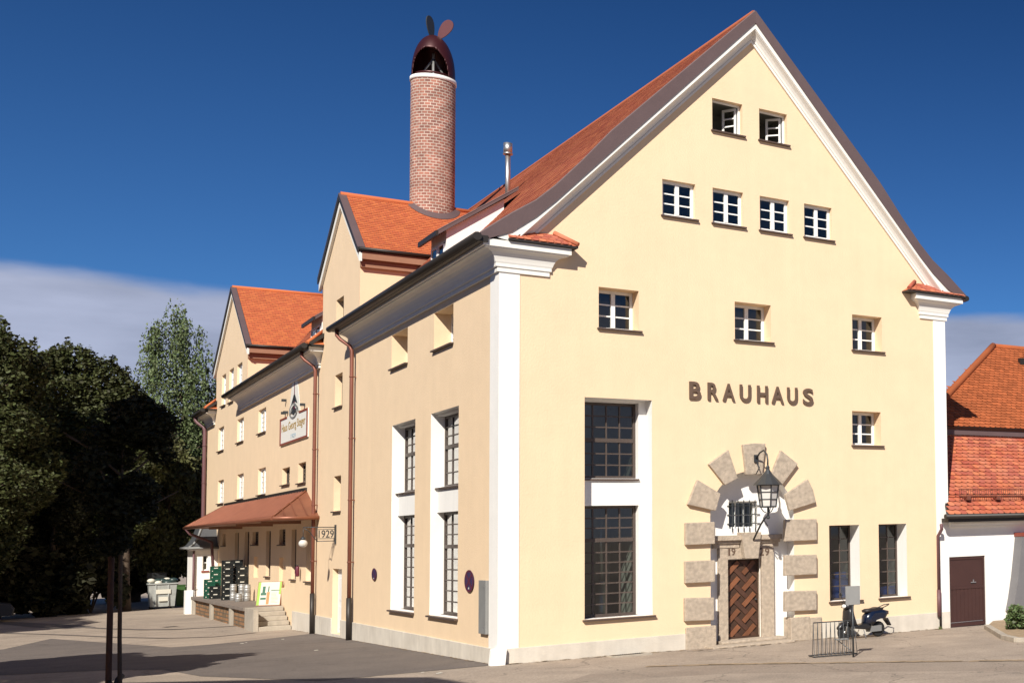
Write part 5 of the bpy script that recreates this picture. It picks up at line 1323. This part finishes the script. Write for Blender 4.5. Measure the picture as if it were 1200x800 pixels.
# ------------------------------------------------------------------ bicycle rack and notice on a post
ra, rb_ = groundpt(945, 767), groundpt(1003, 768.5); rc, rd_ = groundpt(957, 771.5), groundpt(1003, 765)
A = Vector((ra[0]-.12, ra[1]-.45)); Bq = Vector((rb_[0]+.05, rb_[1]+.25))
A = Vector(groundpt(951, 769.5)); Bq = Vector(groundpt(1001, 766))
ax = (Bq-A).normalized(); nn = Vector((-ax.y, ax.x)); Lr = (Bq-A).length
RK_ = empty('bicycle_rack', (A.x, A.y, gz(A.x, A.y)), math.atan2(ax.y, ax.x), 'low wire bicycle rack of slanted steel rods before the scooter', 'bicycle rack')
q = MB('iron'); Hh = .80
q.tube([(0, -.22, .02), (Lr, -.22, .02)], .014, 6); q.tube([(0, .22, .02), (Lr, .22, .02)], .014, 6); q.tube([(0.05, .0, Hh), (Lr-.0, 0, Hh)], .014, 6)
for x in (0, Lr): q.tube([(x, -.22, .02), (x, .22, .02)], .014, 6)
q.build('frame', RK_)
q = MB('iron'); n = 10
for i in range(n+1):
    x = Lr*i/n; q.tube([(x, -.22, .02), (min(x+.05, Lr), 0, Hh)], .007, 6)
    if i < n: q.tube([(min(x+Lr/n*.9, Lr), .22, .02), (min(x+.05, Lr), 0, Hh)], .007, 6)
q.build('rods', RK_)
q = MB('zinc'); q.box(Lr*.55, Lr*.85, -.1, .12, .36, .38); q.tube([(Lr*.6, 0, .36), (Lr*.98, .1, .05)], .012, 6); q.build('plate', RK_)
pp_ = groundpt(1000, 769.5); PO_ = empty('notice_post', (*pp_, gz(*pp_)), label='blank grey notice board on a thin dark post at the end of the bicycle rack', cat='notice board')
q = MB('iron'); q.tube([(0, 0, -.02), (0, 0, 1.3)], .022, 10); q.build('post', PO_)
q = MB('zinc'); bw_ = .17; Mx = Matrix.Rotation(math.radians(-20), 4, 'Z'); q.box(-bw_, bw_, -.035, -.023, 1.22, 1.66, 'zinc', Mx); q.build('board', PO_, bevel=.006)

# cellar hatch at the foot of the gable wall
h0_, h1_ = RX(708, 766), RX(752, 764)
CH = empty('cellar_hatch', ((h0_+h1_)/2, -.35, gz(2.5, 0)), label='low cellar light well with pale kerb at the foot of the gable wall', cat='hatch')
w_ = (h1_-h0_)/2*.92
q = MB('concrete'); q.box(-w_-.06, w_+.06, -.26, -.18, -.1, .035); q.box(-w_-.06, -w_, -.18, .30, -.1, .03); q.box(w_, w_+.06, -.18, .30, -.1, .03); q.build('kerb', CH, bevel=.006)
q = MB('dark_metal'); q.box(-w_, w_, -.18, .30, -.1, .008)
for i in range(16): q.box(-w_+2*w_*i/16, -w_+2*w_*i/16+.015, -.18, .30, .0085, .016)
q.build('grating', CH)

# ------------------------------------------------------------------ trees
def leafmesh(name, clumps, n, size, m, parent, droop=0.0, flat=.5, quadasp=1.5):
    c = np.array([k[0] for k in clumps]); r = np.array([k[1] for k in clumps]); wts = (r[:, 0]*r[:, 1]*r[:, 2])**(.67); wts /= wts.sum()
    idx = RNG.choice(len(clumps), n, p=wts); d = RNG.normal(size=(n, 3)); d /= np.linalg.norm(d, axis=1)[:, None]
    rad = RNG.uniform(.45, 1.0, n)**.6
    rad *= 1+RNG.normal(0, .07, n)
    P = c[idx]+d*r[idx]*rad[:, None]
    a = RNG.normal(size=(n, 3)); a[:, 2] = a[:, 2]*flat-droop; a /= np.linalg.norm(a, axis=1)[:, None]
    b = RNG.normal(size=(n, 3)); b -= (b*a).sum(1)[:, None]*a; b /= np.linalg.norm(b, axis=1)[:, None]
    s = size*RNG.uniform(.55, 1.3, n)[:, None]; a *= s*quadasp*.5; b *= s*.5
    # rhombus-like leaf sprigs
    V = np.stack([P-a, P-b*.9+a*.1, P+a, P+b*.9+a*.1], axis=1).reshape(-1, 3)
    me = bpy.data.meshes.new(name); me.vertices.add(4*n); me.vertices.foreach_set('co', V.astype(np.float32).ravel())
    me.loops.add(4*n); me.loops.foreach_set('vertex_index', np.arange(4*n, dtype=np.int32)); me.polygons.add(n)
    me.polygons.foreach_set('loop_start', np.arange(0, 4*n, 4, dtype=np.int32)); me.polygons.foreach_set('loop_total', np.full(n, 4, dtype=np.int32))
    me.update(); me.validate(); me.materials.append(MATS[m]); o = bpy.data.objects.new(name, me); COL.objects.link(o); o.parent = parent; return o
def tree(name, loc, h, rx, ry, zc, rzz, n, size, m, label, nclump=34, cl=.32, trunk_r=.22, group=None, droop=0., cat='tree', trunk_m='bark', limbs=7, spire=0, extra=()):
    root = empty(name, (loc[0], loc[1], gz(loc[0], loc[1])-.02), label=label, cat=cat, group=group)
    cl_ = []
    for i in range(nclump):
        t = random.uniform(-1, 1); a = random.uniform(0, 2*math.pi); rr = math.sqrt(max(0, 1-abs(t)**2.0))*random.uniform(.45, .92)
        k = random.uniform(.7, 1.25)*cl
        cl_.append(((math.cos(a)*rr*rx, math.sin(a)*rr*ry, zc+t*rzz*.88), (rx*k*(1.1 if droop < 1.5 else .75), ry*k*(1.1 if droop < 1.5 else .75), rzz*k*(.8 if not droop else (1.3 if droop < 1.5 else 1.7)))))
    for i in range(spire):
        a = random.uniform(0, 2*math.pi); rr = random.uniform(.1, .75); zt = zc+rzz*math.sqrt(1-rr**2)*random.uniform(.93, 1.06)
        cl_.append(((math.cos(a)*rr*rx, math.sin(a)*rr*ry, zt), (rx*.055, ry*.055, rzz*.12)))
    cl_ += list(extra)
    t = MB(trunk_m); top = zc+rzz*.5
    pts = [(random.uniform(-.06, .06)*h*.12*i, random.uniform(-.06, .06)*h*.1*i, top*i/6) for i in range(7)]
    t.tube(pts, [trunk_r*(1.15-.15*i) for i in range(7)], 10, trunk_m)
    for i in range(limbs):
        z0_ = top*random.uniform(.35, .9); q = min(cl_, key=lambda c_: abs(c_[0][2]-z0_-1)+random.uniform(0, 3)); e = Vector(q[0]); s0 = Vector((0, 0, z0_))
        mid = s0.lerp(e, .5)+Vector((0, 0, random.uniform(0, .5))); t.tube([s0, mid, e], [trunk_r*.42, trunk_r*.28, trunk_r*.1], 7, trunk_m)
    t.build('trunk', root, smooth=False)
    leafmesh('crown', cl_, n, size, m, root, droop)
    return root
G1 = 'dark broadleaf trees at the edge of the yard'
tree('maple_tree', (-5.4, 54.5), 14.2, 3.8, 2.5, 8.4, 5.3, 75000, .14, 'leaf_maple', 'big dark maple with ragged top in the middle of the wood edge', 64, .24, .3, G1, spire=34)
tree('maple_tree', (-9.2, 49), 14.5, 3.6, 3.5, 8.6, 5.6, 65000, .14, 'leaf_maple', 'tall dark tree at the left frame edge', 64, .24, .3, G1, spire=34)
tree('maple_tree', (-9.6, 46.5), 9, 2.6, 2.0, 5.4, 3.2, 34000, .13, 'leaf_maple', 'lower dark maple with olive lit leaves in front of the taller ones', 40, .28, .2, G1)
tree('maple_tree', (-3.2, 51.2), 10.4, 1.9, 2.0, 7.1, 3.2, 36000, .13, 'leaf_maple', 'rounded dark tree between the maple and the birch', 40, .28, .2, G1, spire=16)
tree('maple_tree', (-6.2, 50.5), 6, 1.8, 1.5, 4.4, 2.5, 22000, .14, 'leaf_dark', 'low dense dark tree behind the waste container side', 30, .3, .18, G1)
tree('birch_tree', (-.45, 60), 17.2, 2.3, 1.7, 10.9, 5.7, 26000, .11, 'leaf_birch', 'pale feathery birch rising behind the brewery corner', 120, .20, .16, droop=1.8, limbs=20, spire=14)
tree('willow_tree', (-1.35, 55), 9.5, 1.9, 1.2, 5.5, 3.8, 26000, .16, 'leaf_weep', 'olive green drooping tree beyond the annex', 44, .26, .18, droop=1.4, limbs=12)
tree('background_tree', (.6, 62), 10, 2.2, 2, 6.5, 4.2, 12000, .3, 'leaf_weep', 'green tree seen in the gap beside the annex roof', 34, .32, .2)
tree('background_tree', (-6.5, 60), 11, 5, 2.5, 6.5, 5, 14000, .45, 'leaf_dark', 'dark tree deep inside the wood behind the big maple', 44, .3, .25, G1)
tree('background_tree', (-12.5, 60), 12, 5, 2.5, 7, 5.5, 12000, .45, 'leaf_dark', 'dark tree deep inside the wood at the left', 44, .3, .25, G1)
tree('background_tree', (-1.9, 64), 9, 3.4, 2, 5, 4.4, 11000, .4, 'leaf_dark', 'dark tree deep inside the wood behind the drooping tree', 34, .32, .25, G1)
# undergrowth hedge under the wood edge
def bush(name, loc, rx, ry, rz, n, size, m, label, cat='bush', kind=None, ncl=16):
    root = empty(name, (loc[0], loc[1], gz(*loc)-.02), label=label, cat=cat)
    cl_ = [((random.uniform(-.8, .8)*rx, random.uniform(-.7, .7)*ry, random.uniform(.15, .85)*rz), (rx*.32, ry*.45, rz*.28)) for _ in range(ncl)]
    leafmesh('foliage', cl_, n, size, m, root); st_ = MB('bark')
    for i in range(6): a = random.uniform(0, 6.28); st_.tube([(0, 0, 0), (math.cos(a)*rx*.3, math.sin(a)*ry*.3, rz*.5), (math.cos(a)*rx*.6, math.sin(a)*ry*.6, rz*.8)], [.04, .03, .01], 6)
    st_.build('stems', root); return root
for i, (x, y, rx_) in enumerate([(-4.6, 51.5, 1.6), (-6.6, 49.6, 1.9), (-9.7, 48.5, 2.0), (-13, 48, 2.2)]):
    bush('hedge_bush', (x, y), rx_, 1.2, 3.3, 6500, .26, 'leaf_dark', ['dark bush behind the waste container', 'dark bush under the big maple', 'dark bush under the tree at the left edge', 'dark bush outside the left edge of the yard', 'dark bush between annex and container'][i])
bush('shrub', (float(groundpt(1196, 742)[0])+.35, float(groundpt(1196, 742)[1])+.3), .42, .4, .74, 2000, .085, 'leaf_shrub', 'small green leafy shrub in the stone edged bed', 'shrub')
q = MB('weeds'); wx_, wy_ = groundpt(1101.5, 737)
for i in range(40):
    a = random.uniform(0, 6.28); r_ = random.uniform(0, .1); h_ = random.uniform(.04, .12); x, y = wx_+r_*math.cos(a), wy_+r_*math.sin(a)*.5; z = gz(x, y)
    q.poly([(x, y, z), (x+.015, y, z), (x+random.uniform(-.04, .04), y+random.uniform(-.03, .03), z+h_)])
tag(q.build('weed_tuft'), 'tiny green weed tuft at the foot of the right downpipe', 'weed')

# young staked tree near the camera
ysd = FW; 
def at_depth(px, py, dep):
    d_ = FW + RT*(px-600-K['sx'])/K['f'] - UP*(py-400-K['sy'])/K['f']; return CAM+d_*dep
yt = at_depth(139, 800, 13.0); yb2 = at_depth(127, 800, 13.0)
tz = gz(yt[0], yt[1])
YT = empty('young_tree', (float(yt[0]), float(yt[1]), tz-.02), label='slender young tree with dense dark crown tied to a stake', cat='tree')
q = MB('bark'); top_ = at_depth(143, 560, 13.0)-np.array([yt[0], yt[1], tz])
q.tube([(0, 0, 0), (.02, .02, 1.2), (.0, .01, 2.0), (float(top_[0]), float(top_[1]), 3.2), (float(top_[0]), float(top_[1]), 4.3)], [.024, .021, .019, .017, .009], 8)
for i in range(10):
    a = random.uniform(0, 6.28); z0_ = random.uniform(3.0, 4.3); q.tube([(float(top_[0]), float(top_[1]), z0_), (float(top_[0])+math.cos(a)*.3, math.sin(a)*.3, z0_+.3), (float(top_[0])+math.cos(a)*.55, math.sin(a)*.55, z0_+.45)], [.014, .01, .004], 5)
q.build('trunk', YT)
cc = at_depth(150, 556, 13.0)-np.array([yt[0], yt[1], tz])
cl_ = []
for i in range(46):
    t = random.uniform(-1, 1); a = random.uniform(0, 6.28); rr = math.sqrt(1-t*t)*random.uniform(.3, .85)
    tp = .46*(1.0 if t > -.1 else (1.1+t)*.9+.1); cl_.append(((float(cc[0])+math.cos(a)*rr*tp+(t*.10), float(cc[1])+math.sin(a)*rr*tp, float(cc[2])+t*.74), (.14, .14, .14)))
leafmesh('crown', cl_, 16000, .042, 'leaf_young', YT)
ST = empty('tree_stake', (float(yb2[0]), float(yb2[1]), tz-.02), label='brown wooden stake standing beside the young tree trunk', cat='stake')
q = MB('stake_wood'); q.tube([(0, 0, 0), (.0, 0, 1.5), (0.0, 0, 3.02)], [.029, .028, .027], 10); q.build('pole', ST)
q = MB('rubber'); zt_ = float(at_depth(133, 795, 13.0)[2]-tz); q.tube([(0, -.03, zt_-.01), (float(yt[0]-yb2[0])*.5, -.05, zt_-.05), (float(yt[0]-yb2[0]), -.04, zt_+.01), (float(yt[0]-yb2[0])+.03, .03, zt_+.04)], .03, 8); q.build('tie', ST)

# off-frame neighbours that shade the yard
for i, (x, y, h, r_) in enumerate([(-13.0, 2.2, 10, 2.6), (-12.8, 8.0, 8, 2.6), (-19, 28, 15, 4.2), (-18, 34, 15, 3.6), (-24, 36, 16, 4.5), (-24, 12, 13, 4.5), (-27, 22, 14, 5), (-24, 46, 15, 5), (-31, 2, 13, 5)]):
    tree('roadside_tree', (x, y), h, r_, r_, h*.6, h*.36, 5000, .5, 'leaf_dark', ['tree across the yard beyond the left edge, nearest the camera', 'tree across the yard beyond the left edge, second from the camera', 'tall tree beyond the left edge, shading the wood', 'tall slim tree beyond the left edge, closest to the wood', 'tallest tree far beyond the left edge', 'rounded tree far left, level with the brew house', 'broad tree far left, level with the wing', 'tree far left, behind the wood', 'tree far left, behind the neighbouring house'][i], 30, .34, .2, 'trees outside the left of the picture')
NH = empty('neighbour_house', (-15, -15, 0), label='plain rendered house outside the left edge, shading the near yard', cat='house')
hN = 10.0
q = MB('cream'); P_ = [(-9.95, -11.4), (-14.97, -5.3), (-24, 4), (-30, -10), (-26, -24), (-9.75, -24), (-9.45, -16)]
q.prism([(x+15, y+15, -.5) for x, y in P_], (0, 0, hN+.5-.3)); q.build('wall', NH)
q = MB('tile_red'); q.prism([(x+15, y+15, hN-.299) for x, y in P_], (0, 0, .3)); q.build('roof', NH)

# litter specks on the asphalt
for i, (px, py, w_) in enumerate([(283, 754, .05), (331, 749, .04), (370, 762, .05), (514, 789, .06), (495, 788, .03), (288, 753, .03)]):
    x, y = groundpt(px, py); q = MB('paper'); q.poly([(x-w_, y-w_, gz(x, y)+.012), (x+w_*1.4, y-w_*.6, gz(x, y)+.016), (x+w_, y+w_*1.8, gz(x, y)+.02), (x-w_*.7, y+w_, gz(x, y)+.013)])
    tag(q.build('paper_scrap'), 'tiny white scrap of litter lying on the dark asphalt', 'litter', 'litter scraps on the asphalt')

# dim car in the shade at the far left
cpx = float(un(2, 700, 1, 47.0)[0]); CR_ = empty('parked_car', (cpx-1.6, 46.6, gz(-8, 46)), label='dark car parked in deep shade under the trees at the left edge', cat='car')
q = MB('scooter_black')
prof_ = [(-2.0, .3), (-2.05, .65), (-1.9, .85), (-1.3, .95), (-.9, 1.35), (.6, 1.4), (1.2, .98), (1.9, .85), (2.05, .6), (2.0, .3)]
rings = []
for yy, s_ in ((-.82, .97), (-.7, 1), (.7, 1), (.82, .97)): rings.append([q.bm.verts.new((x*s_, yy*(1 if z < 1 else .8), z)) for x, z in prof_])
for A, Bq_ in zip(rings, rings[1:]):
    for j in range(len(prof_)): q.bm.faces.new([A[j], A[(j+1) % len(prof_)], Bq_[(j+1) % len(prof_)], Bq_[j]])
q.bm.faces.new(rings[0][::-1]); q.bm.faces.new(rings[-1]); q.build('body', CR_)
q = MB('glass'); q.poly([(-1.15, -.80, .98), (-.85, -.70, 1.3), (.5, -.70, 1.32), (1.05, -.80, .98)]); q.build('window', CR_)
for x in (-1.3, 1.3):
    for y in (-.72, .72):
        q = MB('rubber', 'steel'); q.lathe((x, y, .31), [(.18, -.09), (.3, -.09), (.31, 0), (.3, .09), (.18, .09)], 20, 'rubber', M=Matrix.Rotation(math.pi/2, 3, 'X')); q.lathe((x, y, .31), [(.01, -.085), (.18, -.08), (.18, .08), (.01, .085)], 16, 'steel', M=Matrix.Rotation(math.pi/2, 3, 'X')); q.build('wheel', CR_)

# ------------------------------------------------------------------ sun, sky, camera
TS = Vector((-1, -1.22, 1.20)).normalized()
el = math.asin(TS.z); azr_ = math.atan2(TS.x, TS.y)
sd = bpy.data.lights.new('sun', 'SUN'); sd.energy = 4.6; sd.angle = math.radians(.5); sd.color = (1.0, .94, .84)
so = bpy.data.objects.new('sun', sd); COL.objects.link(so); so.rotation_euler = (-TS).to_track_quat('-Z', 'Y').to_euler()
w = bpy.data.worlds.new('World'); SC.world = w; w.use_nodes = True; N, L = w.node_tree.nodes, w.node_tree.links
bg = N['Background']; sk = N.new('ShaderNodeTexSky'); sk.sky_type = 'NISHITA'; sk.sun_disc = False; sk.sun_elevation = el; sk.sun_rotation = azr_
sk.air_density = 1.0; sk.dust_density = .15; sk.ozone_density = 3.0; sk.altitude = 500
tc = N.new('ShaderNodeTexCoord'); sep = N.new('ShaderNodeSeparateXYZ'); L.new(tc.outputs['Generated'], sep.inputs[0])
mp = N.new('ShaderNodeMapping'); mp.inputs['Scale'].default_value = (2.2, 2.2, 9); L.new(tc.outputs['Generated'], mp.inputs[0])
nz = N.new('ShaderNodeTexNoise'); nz.inputs['Scale'].default_value = 1.6; nz.inputs['Detail'].default_value = 7; nz.inputs['Roughness'].default_value = .5; L.new(mp.outputs[0], nz.inputs['Vector'])
# elevation of the cloud bank's upper edge plus a soft ragged offset
ma = N.new('ShaderNodeMath'); ma.operation = 'MULTIPLY_ADD'; L.new(nz.outputs['Fac'], ma.inputs[0]); ma.inputs[1].default_value = .06; ma.inputs[2].default_value = .176-.03
sb = N.new('ShaderNodeMath'); sb.operation = 'SUBTRACT'; L.new(ma.outputs[0], sb.inputs[0]); L.new(sep.outputs[2], sb.inputs[1])
mr = N.new('ShaderNodeMapRange'); mr.interpolation_type = 'SMOOTHSTEP'; mr.inputs[1].default_value = -.001; mr.inputs[2].default_value = .012; mr.inputs[3].default_value = 0; mr.inputs[4].default_value = .82; L.new(sb.outputs[0], mr.inputs[0])
n2 = N.new('ShaderNodeTexNoise'); n2.inputs['Scale'].default_value = 3.0; n2.inputs['Detail'].default_value = 6; L.new(mp.outputs[0], n2.inputs['Vector'])
cm = N.new('ShaderNodeMapRange'); cm.inputs[1].default_value = .3; cm.inputs[2].default_value = .7; cm.inputs[3].default_value = .70; cm.inputs[4].default_value = 1.22; L.new(n2.outputs['Fac'], cm.inputs[0])
cc_ = N.new('ShaderNodeVectorMath'); cc_.operation = 'SCALE'; cc_.inputs[0].default_value = (4.6, 4.85, 6.1); L.new(cm.outputs[0], cc_.inputs['Scale'])
mx = N.new('ShaderNodeMix'); mx.data_type = 'RGBA'; L.new(mr.outputs[0], mx.inputs[0])
tn = N.new('ShaderNodeVectorMath'); tn.operation = 'MULTIPLY'; tn.inputs[1].default_value = (.30, .57, .90); L.new(sk.outputs[0], tn.inputs[0])
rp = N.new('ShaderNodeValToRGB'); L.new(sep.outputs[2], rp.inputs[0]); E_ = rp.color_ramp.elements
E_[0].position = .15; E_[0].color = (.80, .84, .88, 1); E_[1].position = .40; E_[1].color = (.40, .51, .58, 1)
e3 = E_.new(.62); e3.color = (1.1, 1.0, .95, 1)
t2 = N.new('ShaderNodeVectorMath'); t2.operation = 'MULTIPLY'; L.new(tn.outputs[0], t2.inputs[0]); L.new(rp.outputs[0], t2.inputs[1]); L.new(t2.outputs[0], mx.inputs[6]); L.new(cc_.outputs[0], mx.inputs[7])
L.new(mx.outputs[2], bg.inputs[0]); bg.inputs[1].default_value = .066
cd = bpy.data.cameras.new('camera'); cam = bpy.data.objects.new('camera', cd); COL.objects.link(cam); SC.camera = cam
cd.sensor_width = 36; cd.sensor_fit = 'HORIZONTAL'; cd.lens = K['f']/1200*36; cd.shift_x = -K['sx']/1200; cd.shift_y = K['sy']/1200; cd.clip_end = 3000; cd.clip_start = .1
cam.matrix_world = Matrix(((RT[0], UP[0], -FW[0], CAM[0]), (RT[1], UP[1], -FW[1], CAM[1]), (RT[2], UP[2], -FW[2], CAM[2]), (0, 0, 0, 1)))
SC.render.resolution_x = 1024; SC.render.resolution_y = 682; SC.render.engine = 'CYCLES'
SC.view_settings.view_transform = 'Standard'; SC.view_settings.look = 'None'; SC.view_settings.exposure = .50; SC.view_settings.gamma = 1; SC.view_settings.use_curve_mapping = False
